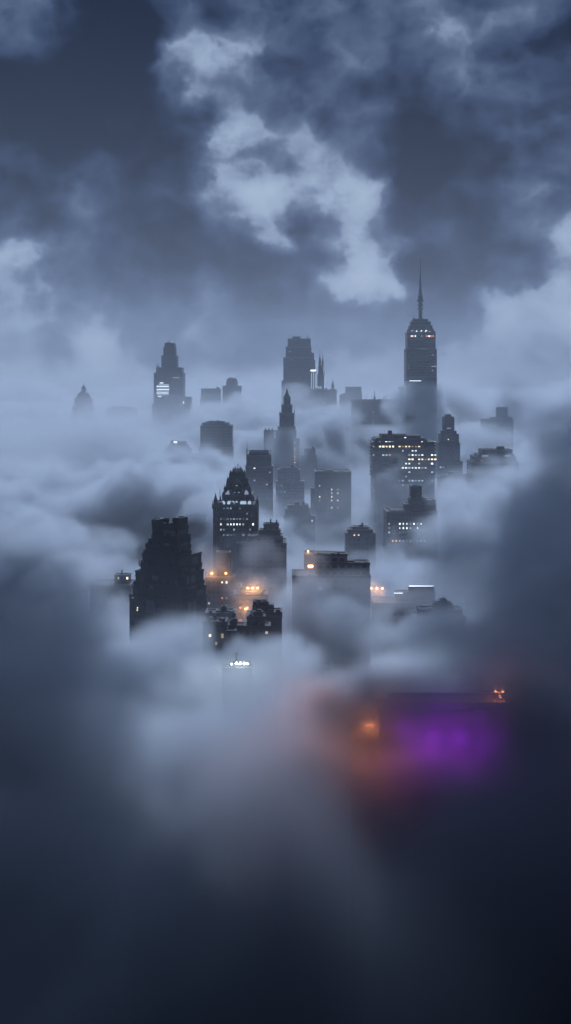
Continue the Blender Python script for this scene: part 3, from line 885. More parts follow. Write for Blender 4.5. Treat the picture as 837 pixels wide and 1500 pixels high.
t = Tower('scaffolded_building', 'building wrapped in glowing orange scaffolding with lit lamps along its roof', 'building', 640,
          [(352, 386, 863), (343, 392, 872)], F_CONC, 0.7, rim=0.6)
sc = MB()
for k in range(9):
    px = 345.5 + k * 4.9
    sc.box(t.lx(px) - .12, t.lx(px) + .12, -1.6, -1.4, 0, t.lz(865))
for k in range(16):
    zz = t.lz(866) - k * 3.0
    sc.box(t.lx(344.5), t.lx(386), -1.65, -1.35, zz, zz + .2)
    sc.box(t.lx(344.5), t.lx(386), -1.55, -0.1, zz - .12, zz - .02)
sc.obj('scaffolding', M_METAL, t.root)
for px, py, kd in ((357.5, 873, 'red'), (361, 875, 'red'), (360, 884, 'red'), (362, 890, 'amber'), (364, 892, 'amber'), (352, 893, 'red'), (355, 905, 'red'), (349, 884, 'red'), (359, 868, 'red'), (372, 872, 'red'), (368, 882, 'red'), (353, 876, 'red')):
    t.windows([(px, py)], kd)

# flat roofed building in bright fog
t = Tower('office_building', 'flat roofed building half wrapped in bright fog with orange glow on both sides', 'building', 600,
          [(463, 510, 815.8), (463, 543, 828.3), (428.5, 543.2, 845.5)], F_CONC, 0.5, rim=0.7, cren=0.6, equip=0, rim_mat=M_DTRIM)
z = t.lz
MB().loft([(t.lx(463), t.lx(495), 8, 20, z(815.6)), (t.lx(464), t.lx(492), 9, 19, z(814.4))]).obj('machine_room', M_DTRIM, t.root)
MB().box(t.lx(510), t.lx(521), 9, 18, z(828), z(825)).obj('machine_room', M_DTRIM, t.root)
for px, yb, yt in ((466, 815, 811), (474, 815, 812.5), (518, 826, 823.5), (536, 828, 825), (539, 828, 826)):
    t.mast(px, yb, yt, 0.12, d=8)
t.windows([(468, 859)], 'cool'); t.windows([(465.5, 897), (465.5, 900), (465.5, 904.5)], 'warm')
t = Tower('warehouse', 'low fog buried roof with pale lit strips, right of the flat roofed building', 'building', 640,
          [(582, 640, 871), (548, 640, 884)], F_CONC, 0.5, rim=0.4)
for a, b, y in ((578, 591, 870), (600, 636, 859.5)):
    t.part('lit_roof_strip', a, b, y - 0.6, y + 0.6, 2.0, 2.6, LIT['white'])
t.part('roof_sign_frame', 599, 637, 860.4, 872, 2.1, 2.5, M_METAL)

# ------------------------------------------------------------------ near silhouettes
class Corner:
    pass


def ziggurat():
    """near black stepped building seen on its corner: every tier given as (left, corner, right, top)"""
    D = 560.0; s = D / FPX; a = R(30); ca, sa = math.cos(a), math.sin(a)
    cpx = 262.0
    X0 = at(cpx, HY, D)[0]
    r = bpy.data.objects.new('stepped_tower', None); col.objects.link(r)
    r.location = (X0, D, 0)
    r.rotation_euler.z = -a
    tag(r, 'near black stepped tower like a ziggurat, the largest silhouette on the left', 'tower')
    tiers = [(219, 252, 264.5, 772), (218, 256, 272, 778), (217.5, 257, 274.5, 791), (212.5, 258, 275.2, 797), (208, 259, 276, 806), (205, 261, 277, 815),
             (203, 262, 290.5, 820), (200, 263, 291.5, 836), (192, 264, 294, 846), (189.5, 265, 295.5, 862), (188, 266, 297.3, 870), (182.6, 268, 299, 883)]
    zf = lambda py: CAM_H - (py - HY) * s
    wall, rim, zprev = MB(), MB(), 0.0
    rng = random.Random(11)
    boxes = []
    base = tiers[-1]
    # near corner of each tier steps back along the viewing direction as the tower rises
    n = len(tiers)
    for k in range(n - 1, -1, -1):
        L, K, Rr, yt = tiers[k]
        back = (n - 1 - k) * 0.75
        kx, ky = (K - cpx) * s, back
        lx_, ly_ = kx * ca - ky * sa, kx * sa + ky * ca          # near corner in the turned frame
        w = (K - L) * s / ca; dpt = max(6.0, (Rr - K) * s / sa)
        x0, x1, y0, y1 = lx_ - w, lx_, ly_, ly_ + dpt
        if k >= 6: pass
        Z = zf(yt)
        wall.box(x0, x1, y0, y1, zprev, Z)
        boxes.append((x0, x1, y0, y1, zprev, Z))
        for p0, p1, q0, q1 in ((x0 - .2, x1 + .2, y0 - .2, y0 + .5), (x1 - .5, x1 + .2, y0 + .5, y1 + .2), (x0 - .2, x0 + .5, y0 + .5, y1 + .2)):
            rim.box(p0, p1, q0, q1, Z - 0.5, Z + 0.9)
        for i in range(int(w / 1.7)):
            if rng.random() < 0.6:
                c = x0 + rng.random() * w
                ww = rng.uniform(.25, .8)
                rim.box(c - ww, c + ww, y0, y0 + 1, Z + .8, Z + 0.9 + rng.uniform(.3, 2.6))
        zprev = Z
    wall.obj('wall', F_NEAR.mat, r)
    rim.obj('parapet', M_DTRIM, r)
    roof = MB()
    for b in boxes:
        roof.box(b[0] + .6, b[1] - .6, b[2] + .6, b[3] - .6, b[5] + .02, b[5] + .3)
    roof.obj('roof', M_ROOF, r)
    # pale stone bays and recesses on both faces
    for k, b in enumerate(boxes[:-1]):
        x0, x1, y0, y1, za, zb = b
        if zb - za < 2.5: continue
        for i in range(3 if k < 5 else 2):
            w = rng.uniform(2.5, 7); c = rng.uniform(x0 + w, x1 - w * .5)
            zz0 = max(za, zb - rng.uniform(3, 14)) + .5
            if rng.random() < .55 and c > x0 + (x1 - x0) * .35:
                MB().box(c - w / 2, min(c + w / 2, x1 - .3), y0 - .45, y0 + .2, zz0, zb - .9).obj('bay', M_PANEL if rng.random() < .5 else M_DTRIM, r)
        for i in range(2):
            w = rng.uniform(2, 6)
            if y1 - y0 < w + 2: continue
            c = rng.uniform(y0 + w / 2 + .5, y1 - w / 2 - .5)
            MB().box(x1 - .2, x1 + .5, c - w / 2, c + w / 2, max(za + .3, zb - rng.uniform(4, 15)), zb - .9).obj('bay', M_PANEL, r)
        MB().box(x0 - .12, x1 + .12, y0 - .3, y0 + .1, zb - 2.2, zb - 1.7).obj('string_course', M_DTRIM, r)
    # recessed windows on the two seen faces: the ones of the largest, lowest tiers as parts
    cnt = 0
    for b in boxes[::-1]:
        x0, x1, y0, y1, za, zb = b
        zz = zb - 3.4
        while zz > max(za, 78) and cnt < 96:
            xx = x1 - 2.0
            while xx > x0 + 1 and cnt < 96:
                if rng.random() < .7:
                    MB().box(xx - .55, xx + .55, y0 - .1, y0 + .2, zz - .9, zz + .9).obj('window', M_GLASS, r); cnt += 1
                xx -= 2.9
            zz -= 3.7
    top = boxes[-1]
    x0, x1, y0, y1, za, zb = top
    L = lambda px, dep: ((px - cpx) * s * ca - dep * sa, (px - cpx) * s * sa + dep * ca)

    def blk(name, pa, pb, yt, yb, dep, dd, mat=M_DTRIM):
        xa, ya = L(pa, dep); xb, yb_ = L(pb, dep)
        return MB().box(xa, xb, ya, ya + dd, zf(yb), zf(yt)).obj(name, mat, r)
    blk('machine_room', 218.8, 231.3, 764, 773, 10, 9)
    blk('machine_room', 250, 266, 761.5, 780, 10, 7)
    blk('parapet_block', 232, 249, 769.5, 773, 10, 6)
    blk('parapet_block', 222, 228, 762.8, 765, 11, 3); blk('parapet_block', 258, 264.5, 760, 763, 11, 3)
    for px, yb, yt in ((237, 771, 761), (243, 771, 767), (254, 763, 759.5), (262, 762, 759), (268.5, 777, 768.5), (201, 830, 822.5), (223, 765, 761.5)):
        xa, ya = L(px, 12 if px > 210 else 8)
        MB().lathe(xa, ya, [(.35, zf(yb) - 1), (.3, zf(yb) + (zf(yt) - zf(yb)) * .6), (.08, zf(yt))], 6).obj('antenna', M_METAL, r)
    for px, py in ((187, 884), (196, 902.5), (196.5, 899)):
        xa, ya = L(px, 7.6)
        zz = zf(py)
        bb = [b for b in boxes if b[4] <= zz <= b[5]][0]
        MB().box(bb[0] + 2 + (px - 187) * .35, bb[0] + 2.5 + (px - 187) * .35, bb[2] - .12, bb[2] + .1, zz - .35, zz + .35).obj('window', LIT['warm'], r)
    return r


ziggurat()

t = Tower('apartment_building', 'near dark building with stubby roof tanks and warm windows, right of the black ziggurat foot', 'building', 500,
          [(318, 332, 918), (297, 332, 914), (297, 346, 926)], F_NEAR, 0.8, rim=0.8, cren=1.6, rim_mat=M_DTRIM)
t.tank(307, 914, 906.5, 5.5, d=6); t.tank(313.5, 914, 905, 4.5, d=8); t.tank(323.5, 918, 907, 6.5, d=5); t.tank(302, 914, 910, 3, d=4)
t.windows([(308, 933), (313, 943), (317.5, 938)], 'warm'); t.windows([(327, 930.5), (330, 930.5)], 'warm', h=3.0); t.windows([(313, 946), (317.5, 945)], 'amber')
t = Tower('apartment_building', 'dim stepped block behind the one with stubby roof tanks', 'building', 560,
          [(324, 331, 893), (317, 343, 898), (301, 345, 900)], F_BRICK, 0.7, rim=0.8, cren=1.4, equip=2)
t.mast(330, 893, 889, .15, d=4)
t = Tower('apartment_building', 'narrow dark building between two taller dark ones, below the orange scaffolding', 'building', 505,
          [(337, 347, 913), (335.5, 362, 918)], F_NEAR, 0.8, rim=0.7, cren=1.0, rim_mat=M_DTRIM, equip=2)
t = Tower('apartment_building', 'near building with a row of spikes along its roof and stepped right side', 'building', 520,
          [(371, 393, 885), (370.5, 401, 891.5), (369, 413, 899), (363, 413.2, 903.5)], F_BRICK, 0.7, rim=0.7, cren=1.2)
for k in range(9):
    t.mast(371.8 + k * 2.6, 887, 879.5 + (k % 3) * 1.6, .16, d=3 + (k % 2) * 2, name='spike')
t = Tower('apartment_building', 'dark low building with a lit doorway in front of the one with roof spikes', 'building', 490,
          [(372, 384, 900), (362, 388, 906), (358, 396, 919)], F_NEAR, 0.7, rim=0.7, cren=1.4, rim_mat=M_DTRIM, equip=1)
t.windows([(388.5, 925.5), (391, 925.5)], 'warm', h=1.2)
for k in range(7):
    t.mast(368 + k * 2.8, 903, 897.5 + (k % 2) * 1.5, .14, d=3, name='spike')

t = Tower('roof_house', 'dark roof ringed by white floodlights, breaking through the near fog below the dark cluster', 'building', 430,
          [(338, 366, 974), (326, 369, 980)], F_NEAR, 0.5, rim=0.5, rim_mat=M_DTRIM, equip=1)

t = Tower('villa_block', 'spiky dark rooftop with thin masts and four tiny lit windows, low right in bright fog', 'building', 520,
          [(648, 656, 883.5), (639, 664, 887.5), (637, 667, 892), (615, 678, 896), (606, 682, 906)], F_NEAR, 0.5, rim=0.7, cren=1.0, rim_mat=M_DTRIM)
for px, y in ((643, 876), (646.5, 879), (649.5, 873), (651.5, 878), (653.5, 874), (655.5, 877), (658.5, 880), (661, 882), (629.5, 889), (618, 893)):
    t.mast(px, 892 if px > 635 else 897, y, .13, d=4)
t.windows([(625.8, 905.5), (633.3, 905.5), (628.5, 909.5), (626, 909.5)], 'warm', w=1.0, h=1.0)

# the purple lit building
t = Tower('purple_building', 'big flat building washed in purple light, blurred by dark fog at lower right', 'building', 330,
          [(575, 742, 1035), (556.5, 745, 1046)], F_PLAIN, 0.35, rim=0.8, rim_mat=M_TRIM, equip=0)
root = t.root
for px, w, y0, y1 in ((694, 18, 1040, 1112),):
    t.part('led_panel', px, px + w, y0, y1, t.front(t.lz(1060)) - .8, t.front(t.lz(1060)) - .3, LIT['violet'])
for px, py, dep, pw in ((590, 1055, -9, 1.0), (628, 1058, -12, 1.3), (665, 1062, -12, 1.5), (703, 1066, -12, 1.6), (640, 1030, -6, .6)):
    lamp_light('purple_wash_light', (t.lx(px), dep, t.lz(py)), (0.55, 0.03, 0.85), PURPLE_W * pw, 3.0, root)
t2 = Tower('low_building', 'low roof carrying the bright orange lamp, left of the purple washed building', 'building', 335,
           [(516, 554, 1070)], F_BRICK, 0.5, rim=0.6)

# ------------------------------------------------------------------ lamps that glow in the fog
SOD = (1.0, 0.42, 0.13)
flood_lamp('left one of two orange lamps on the dim low block beside the black ziggurat', 310.6, 839.7, 728, 3.0, 'orange', SOD, LAMP_W * 1.2)
flood_lamp('right one of two orange lamps on the dim low block beside the black ziggurat', 331.4, 839.3, 728, 3.1, 'orange', SOD, LAMP_W * .6)
flood_lamp('bright orange lamp on the lower roof at the left of the flat roofed building', 455.0, 829, 601, 6.0, 'orange', SOD, LAMP_W * 2.4, heads=2, gap=1.2, size=.8)
flood_lamp('small orange lamp on the small dim block behind the flat roofed building', 451.6, 807.5, 760, 2.0, 'orange', SOD, LAMP_W * .5)
flood_lamp('row of three orange bulbs at the right side of the flat roofed building', 552, 861.5, 642, 8.8, 'orange', SOD, LAMP_W * 2.0, heads=3, gap=3.4, size=.6)
flood_lamp('orange lamp row on the roof of the scaffolded building', 370.5, 861, 641, 0.9, 'orange', SOD, LAMP_W * 1.2, heads=3, gap=3.0, size=.5)
flood_lamp('orange lamp on a mast in front of the scaffolding', 360.5, 891.5, 634, 60.0, 'orange', SOD, LAMP_W * .8)
flood_lamp('intense orange lamp on the low roof left of the purple washed building', 541.5, 1061, 336, 1.9, 'orange', (1.0, 0.27, 0.07), LAMP_W * 16, heads=2, gap=1.6, size=.7)
flood_lamp('upper of two orange lamps on the right end of the purple washed roof', 730.5, 1012, 336, 4.9, 'amber', (1.0, 0.27, 0.07), LAMP_W * 1.6, heads=2, gap=2.4, size=.45)
flood_lamp('lower of two orange lamps on the right end of the purple washed roof', 733, 1021, 334, 3.0, 'amber', (1.0, 0.27, 0.07), LAMP_W * .1, size=.3)
flood_lamp('white floodlight cluster on the dark roof below the dark cluster of buildings', 352.5, 971, 431, 0.9, 'flood', (0.92, 1.0, 0.9), LAMP_W * .8, heads=3, gap=1.6, size=.5)
flood_lamp('small white floodlight left of the floodlight cluster', 339.6, 972.3, 431, 0.5, 'flood', (0.92, 1.0, 0.9), LAMP_W * .05, size=.32)
flood_lamp('small white floodlight right of the floodlight cluster', 363.3, 971.5, 431, 0.7, 'flood', (0.92, 1.0, 0.9), LAMP_W * .08, size=.4)

# ------------------------------------------------------------------ the fog: banks of cloud with density grids
def bspline_matrix(n, step, cell, offset):
    """cubic B-spline weights from a random lattice to n samples"""
    x = (offset + np.arange(n) * step) / cell
    i0 = np.floor(x).astype(int)
    f = x - i0
    base = i0 - i0.min()
    m = np.zeros((n, base.max() + 4), np.float32)
    w = [(1 - f) ** 3 / 6, (3 * f ** 3 - 6 * f ** 2 + 4) / 6, (-3 * f ** 3 + 3 * f ** 2 + 3 * f + 1) / 6, f ** 3 / 6]
    for k in range(4):
        m[np.arange(n), base + k] = w[k]
    return m


def vnoise(shape, step, cell, seed, squash=1.0):
    rng = np.random.default_rng(seed)
    cells = (cell, cell, cell * squash)
    ms = [bspline_matrix(shape[k], step, cells[k], rng.random() * cells[k]) for k in range(len(shape))]
    lat = rng.standard_normal([m.shape[1] for m in ms]).astype(np.float32)
    for k, m in enumerate(ms):
        lat = np.moveaxis(np.tensordot(m, lat, axes=(1, k)), 0, k)
    return lat / 0.3 if len(shape) == 3 else lat / 0.44


def fbm(shape, step, cell, octaves, seed, gain=0.55, billow=0.0, squash=1.0):
    out = np.zeros(shape, np.float32)
    a, tot = 1.0, 0.0
    for o in range(octaves):
        if cell < step * 1.6:
            break
        v = vnoise(shape, step, cell, seed + o * 17, squash)
        if billow:
            v = (1 - billow) * v + billow * (1.1 - 1.6 * np.abs(v))
        out += a * v
        tot += a * a
        cell *= 0.5
        a *= gain
    return out / math.sqrt(tot)


def sstep(x, a, b):
    t = np.clip((x - a) / (b - a), 0, 1)
    return t * t * (3 - 2 * t)


# height of the fog sea over the plan, from points where it can be read off: (px, py, distance)
def topmap(X, Y):
    num = np.zeros_like(X); den = np.zeros_like(X)
    for px, py, D in FOG_TOPS:
        x, y, z = at(px, py, D)
        r = 0.16 * D + 30
        rx = ((X - x) / (r * 0.55)) ** 2 + ((Y - y) / r) ** 2
        w = 1.0 / (0.15 + rx) ** 2
        num += w * z; den += w
    return num / den


def grid_object(name, lo, hi, step, density, material, label, category, group=None, kind=None):
    """a fog bank: the mesh holds one vertex per grid point, geometry nodes turn it into a density grid"""
    nx, ny, nz = density.shape
    me = bpy.data.meshes.new(name)
    n = density.size
    me.vertices.add(n)
    gx, gy, gz = np.meshgrid(np.linspace(lo[0], hi[0], nx), np.linspace(lo[1], hi[1], ny), np.linspace(lo[2], hi[2], nz), indexing='ij')
    me.vertices.foreach_set('co', np.stack([gx, gy, gz], -1).astype(np.float32).ravel())
    at_ = me.attributes.new('fog', 'FLOAT', 'POINT')
    at_.data.foreach_set('value', density.astype(np.float32).ravel())
    ob = bpy.data.objects.new(name, me)
    col.objects.link(ob)
    ng = bpy.data.node_groups.new(name + '_grid', 'GeometryNodeTree')
    ng.interface.new_socket('Geometry', in_out='INPUT', socket_type='NodeSocketGeometry')
    ng.interface.new_socket('Geometry', in_out='OUTPUT', socket_type='NodeSocketGeometry')
    G = NT(ng)
    gi = G.n('NodeGroupInput'); go = G.n('NodeGroupOutput')
    pos = G.n('GeometryNodeInputPosition').outputs[0]
    s = G.n('ShaderNodeSeparateXYZ'); G.put(s.inputs[0], pos)
    idx = []
    for k in range(3):
        st = (hi[k] - lo[k]) / (density.shape[k] - 1)
        idx.append(G.m('ROUND', G.m('DIVIDE', G.m('SUBTRACT', s.outputs[k], lo[k]), st)))
    i = G.m('ADD', G.m('MULTIPLY', G.m('ADD', G.m('MULTIPLY', idx[0], float(ny)), idx[1]), float(nz)), idx[2])
    na = G.n('GeometryNodeInputNamedAttribute', data_type='FLOAT'); na.inputs[0].default_value = 'fog'
    si = G.n('GeometryNodeSampleIndex', data_type='FLOAT', domain='POINT')
    G.put(si.inputs[0], gi.outputs[0])
    G.put(si.inputs['Value'], na.outputs[0])
    G.put(si.inputs['Index'], i)
    vc = G.n('GeometryNodeVolumeCube')
    G.put(vc.inputs['Density'], si.outputs[0])
    vc.inputs['Background'].default_value = 0.0
    vc.inputs['Min'].default_value = lo
    vc.inputs['Max'].default_value = hi
    vc.inputs['Resolution X'].default_value = nx
    vc.inputs['Resolution Y'].default_value = ny
    vc.inputs['Resolution Z'].default_value = nz
    sm = G.n('GeometryNodeSetMaterial')
    G.put(sm.inputs[0], vc.outputs[0])
    sm.inputs['Material'].default_value = material
    G.put(go.inputs[0], sm.outputs[0])
    md = ob.modifiers.new('grid', 'NODES')
    md.node_group = ng
    me.materials.append(material)
    if label: ob['label'] = label
    if category: ob['category'] = category
    if group: ob['group'] = group
    if kind: ob['kind'] = kind
    return ob


# (column, row, distance) where the top of the fog sea is read off
FOG_TOPS = [
    (120, 650, 2300), (300, 600, 2300), (450, 600, 2200), (560, 600, 2200), (620, 590, 2300), (740, 640, 2100), (850, 600, 2300), (0, 610, 2300),
    (0, 590, 3200), (418, 590, 3200), (837, 590, 3200),
    (40, 650, 1800), (240, 612, 1900), (460, 600, 1900), (545, 605, 1850), (618, 640, 1700), (740, 660, 1800), (850, 640, 1700),
    (40, 680, 1400), (150, 680, 1400), (260, 680, 1400), (315, 664, 1450), (420, 690, 1450), (500, 680, 1400), (658, 700, 1350), (780, 680, 1400),
    (60, 720, 1100), (180, 700, 1100), (290, 690, 1100), (380, 760, 1080), (430, 760, 1250), (490, 780, 1050), (590, 730, 1050), (720, 710, 1150), (820, 700, 1100),
    (60, 790, 850), (180, 760, 850), (345, 815, 800), (440, 840, 850), (530, 820, 850), (600, 800, 850), (720, 800, 850), (820, 780, 850),
    (0, 880, 600), (140, 880, 640), (240, 922, 600), (350, 900, 640), (400, 930, 620), (490, 880, 610), (600, 880, 640), (720, 880, 640), (830, 860, 600),
    (0, 1000, 430), (130, 1000, 430), (240, 968, 470), (350, 952, 480), (450, 960, 470), (560, 950, 460), (640, 918, 470), (760, 960, 450), (850, 950, 430),
    (0, 1150, 310), (150, 1120, 310), (300, 1080, 320), (450, 1030, 330), (560, 1085, 330), (650, 1130, 330), (780, 1120, 320), (880, 1080, 310),
    (0, 1500, 190), (200, 1400, 200), (418, 1350, 205), (620, 1450, 195), (837, 1500, 190),
]


def make_grid(lo, hi, step):
    shape = tuple(int(round((hi[k] - lo[k]) / step)) + 1 for k in range(3))
    hi = tuple(lo[k] + (shape[k] - 1) * step for k in range(3))
    x = lo[0] + np.arange(shape[0], dtype=np.float32) * step
    y = lo[1] + np.arange(shape[1], dtype=np.float32) * step
    z = lo[2] + np.arange(shape[2], dtype=np.float32) * step
    return shape, hi, x, y, z


def fog_sea(lo, hi, step, seed, amp=26.0, cell=130.0, dmax=0.075, soft=8.0, halo=0.0017, hscale=32.0, dark=False, swell=8.0):
    shape, hi, x, y, z = make_grid(lo, hi, step)
    X, Y = np.meshgrid(x, y, indexing='ij')
    T = topmap(X, Y) - 11.0 * sstep(Y, 480, 700) - 6.0 * sstep(Y, 750, 950) - 10.0 * sstep(Y, 1200, 1450)
    T = T + swell * fbm((shape[0], shape[1], 2), step, 260.0 if step < 12 else 520.0, 2, seed + 900, gain=0.5)[:, :, 0]
    n = fbm(shape, step, cell, 5, seed, gain=0.7, billow=0.5, squash=0.85)
    h = T[:, :, None] + amp * n - z[None, None, :]
    d = dmax * sstep(h, -soft * 0.5, soft * 1.5)
    w = pale_share(X, Y)
    # wisps: thin fog hanging over the sea, broken by a second noise
    n2 = fbm(shape, step, cell * 1.6, 4, seed + 500, gain=0.6, squash=0.45)
    near = (0.26 + 0.74 * sstep(Y, 520, 850))[:, :, None]
    d += halo * near * np.exp(np.clip(h, -400, 0) / hscale) * np.exp(1.2 * n2 - 0.4)
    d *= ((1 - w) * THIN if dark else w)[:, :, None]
    d *= sstep(z, lo[2] - 1, lo[2] + 15)[None, None, :] if lo[2] > 1 else 1.0
    # the grid runs out softly at its top and sides
    d *= (1 - sstep(z, hi[2] - 30, hi[2]))[None, None, :]
    e = sstep(x, lo[0], lo[0] + 40) * (1 - sstep(x, hi[0] - 40, hi[0]))
    d *= e[:, None, None]
    return d, hi


def pale_share(X, Y):
    """the sea is pale far off and gives way to thin fog coloured dark for shade near the camera and at its sides"""
    wob = 26 * np.sin(Y / 47.0 + 1.3 * np.sin(X / 33.0)) + 14 * np.sin(Y / 19.0 + X / 27.0)
    X = X + wob
    y0 = 182 + 0.5 * wob + 190 * sstep(-X, 0, 105) + 190 * sstep(X, -5, 80)
    return np.clip((Y - y0) / 190, 0, 1) ** 1.3


def puff(d, x, y, z, c, r, peak, seed, step, rough=0.6, cell=None, sharp=0.35, density_cap=None):
    """add one billow (an ellipsoid with a lumpy border) to a density grid"""
    lo_i, sl = [], []
    for ax, cc, rr in zip((x, y, z), c, r):
        a = np.searchsorted(ax, cc - rr * 1.7); b = np.searchsorted(ax, cc + rr * 1.7)
        if b - a < 2: return
        sl.append(slice(a, b))
    sx, sy, sz = x[sl[0]], y[sl[1]], z[sl[2]]
    q = np.sqrt(((sx[:, None, None] - c[0]) / r[0]) ** 2 + ((sy[None, :, None] - c[1]) / r[1]) ** 2 + ((sz[None, None, :] - c[2]) / r[2]) ** 2)
    n = fbm(q.shape, step, cell or max(r) * 0.8, 5, seed, gain=0.66, billow=0.4)
    v = 1 - q + rough * n
    sub = peak * sstep(v, 0, sharp)
    d[tuple(sl)] = np.maximum(d[tuple(sl)], sub)


pale_fog = vol_material('pale_fog', FOG_COLOUR, 0.25)


def P(d, x, y, z, step, px, py, D, r, peak, seed, **kw):
    c = at(px, py, D)
    puff(d, x, y, z, c, r, peak, seed, step, **kw)


# (column, row, distance, radii in metres, peak density): billows standing above the fog sea
PALE = [
    # plume before the tower with lit rooms, cloud round the foot of the tallest tower
    (572, 692, 1020, (17, 14, 17), .035), (590, 720, 1010, (24, 15, 16), .03), (560, 728, 1015, (20, 15, 15), .03),
    (608, 594, 1640, (46, 34, 34), .06), (620, 628, 1640, (52, 34, 34), .05), (600, 645, 1640, (50, 28, 20), .025), (418, 655, 1465, (30, 14, 26), .03),
    # crest rising to the right
    (652, 758, 860, (26, 24, 18), .06), (690, 735, 900, (30, 30, 18), .05), (725, 715, 960, (36, 34, 20), .03), (770, 700, 980, (42, 36, 24), .03), (820, 680, 1000, (46, 40, 30), .03),
    (650, 800, 800, (40, 30, 22), .03), (720, 790, 820, (50, 36, 28), .03),
    (640, 850, 700, (26, 24, 10), .03), (690, 840, 700, (30, 26, 16), .03),
    # roll of cloud left of the gabled tower
    (288, 706, 1110, (36, 34, 13), .05), (235, 714, 1080, (44, 36, 17), .05), (180, 728, 1020, (40, 34, 15), .05), (340, 712, 1130, (24, 22, 12), .02),
    (120, 700, 1250, (70, 50, 18), .03), (40, 690, 1250, (70, 50, 22), .03), (60, 790, 800, (45, 36, 14), .03),
    (30, 828, 720, (40, 30, 14), .03), (95, 842, 700, (30, 26, 12), .03), (140, 800, 800, (30, 28, 12), .03), (150, 900, 640, (18, 20, 14), .025),
    # far puffs
    (360, 590, 1900, (54, 40, 20), .02), (340, 600, 1880, (60, 40, 16), .02), (432, 574, 1950, (30, 24, 15), .02), (445, 590, 1800, (40, 30, 16), .014),
    (200, 632, 2050, (80, 50, 16), .03), (50, 646, 2150, (50, 50, 16), .03), (310, 590, 2100, (50, 40, 14), .02), (700, 640, 1900, (80, 50, 22), .02), (500, 612, 1750, (34, 26, 20), .02), (555, 636, 1800, (60, 30, 14), .025),
    (335, 676, 1380, (40, 30, 9), .02), (270, 700, 1300, (50, 34, 10), .02), (720, 700, 1080, (40, 24, 13), .024), (755, 672, 1120, (22, 18, 16), .02), (660, 712, 1150, (30, 20, 12), .02),
    (60, 575, 3200, (200, 120, 40), .012), (250, 585, 3000, (160, 120, 34), .012), (470, 582, 3300, (220, 120, 34), .01), (700, 580, 3200, (200, 120, 36), .012), (820, 575, 3000, (160, 120, 44), .012),
    # round the middle buildings
    (155, 885, 700, (28, 11, 14), .08), (120, 865, 705, (20, 12, 12), .03),
    (490, 768, 1000, (34, 22, 12), .025), (440, 800, 930, (40, 26, 12), .014), (530, 812, 800, (34, 22, 9), .022), (600, 812, 860, (34, 22, 12), .025),
    (500, 862, 585, (24, 10, 9), .03), (455, 868, 585, (16, 9, 8), .028), (530, 875, 580, (16, 9, 8), .03), (590, 880, 590, (20, 14, 8), .03), (470, 910, 560, (30, 14, 10), .03), (400, 850, 720, (30, 14, 9), .012),
    # over the near cluster, the floodlit roof and the spiky roof
    (335, 968, 460, (24, 11, 9), .1), (390, 962, 455, (20, 11, 10), .1), (230, 932, 535, (15, 7, 5), .05), (272, 915, 540, (12, 6, 6), .04), (345, 1000, 412, (24, 15, 7), .09), (370, 995, 410, (14, 12, 5), .06), (300, 1010, 410, (22, 14, 8), .03), (420, 1010, 400, (26, 20, 10), .03),
    (640, 938, 490, (26, 12, 11), .09), (600, 945, 480, (24, 14, 9), .03), (690, 925, 495, (16, 12, 7), .03),
    # glowing fog round the orange lamps
    (538, 1058, 329, (19, 11, 14), .05), (575, 1080, 318, (14, 8, 12), .04), (540, 1120, 318, (16, 12, 11), .035), (610, 1115, 314, (24, 10, 9), .04), (732, 1016, 333, (8, 8, 8), .02),
    (455, 829, 597, (10, 7, 9), .03), (446, 878, 580, (18, 9, 13), .07), (460, 905, 572, (26, 9, 12), .09), (520, 900, 575, (22, 9, 11), .08), (552, 861, 636, (15, 9, 9), .03), (370, 866, 634, (15, 8, 9), .025), (362, 890, 628, (12, 7, 10), .025),
    (311, 840, 722, (9, 7, 7), .02), (331, 840, 722, (8, 7, 7), .02), (352, 972, 424, (8, 6, 5), .02),
    # loose wisps low in the foreground and along the dark banks
    (300, 1150, 300, (26, 16, 7), .02), (420, 1190, 280, (30, 14, 6), .02), (360, 1080, 340, (30, 16, 7), .03), (480, 1060, 350, (26, 14, 7), .03), (230, 1060, 380, (24, 14, 7), .03), (330, 1270, 250, (22, 12, 5), .012),
    (170, 930, 560, (18, 12, 9), .05), (110, 885, 600, (22, 14, 9), .05), (60, 855, 640, (26, 16, 9), .05), (690, 880, 560, (20, 12, 9), .05), (730, 830, 640, (24, 14, 10), .05), (780, 760, 740, (28, 16, 11), .05),
    (340, 805, 780, (22, 9, 12), .04), (385, 828, 744, (28, 8, 17), .03), (300, 820, 715, (14, 8, 10), .02), (430, 790, 980, (30, 12, 14), .03),
    (505, 938, 562, (26, 12, 11), .08), (545, 915, 575, (12, 9, 9), .05), (470, 935, 565, (20, 10, 10), .05),
    # wisps at the foot of the near tower
    (215, 955, 520, (16, 9, 7), .03), (260, 965, 500, (18, 9, 7), .03), (300, 972, 485, (14, 8, 6), .026), (180, 975, 500, (14, 10, 7), .03), (275, 925, 530, (9, 6, 6), .014), (240, 985, 460, (18, 10, 6), .03), (400, 955, 470, (18, 12, 8), .03), (330, 1000, 420, (18, 12, 5), .02),
]
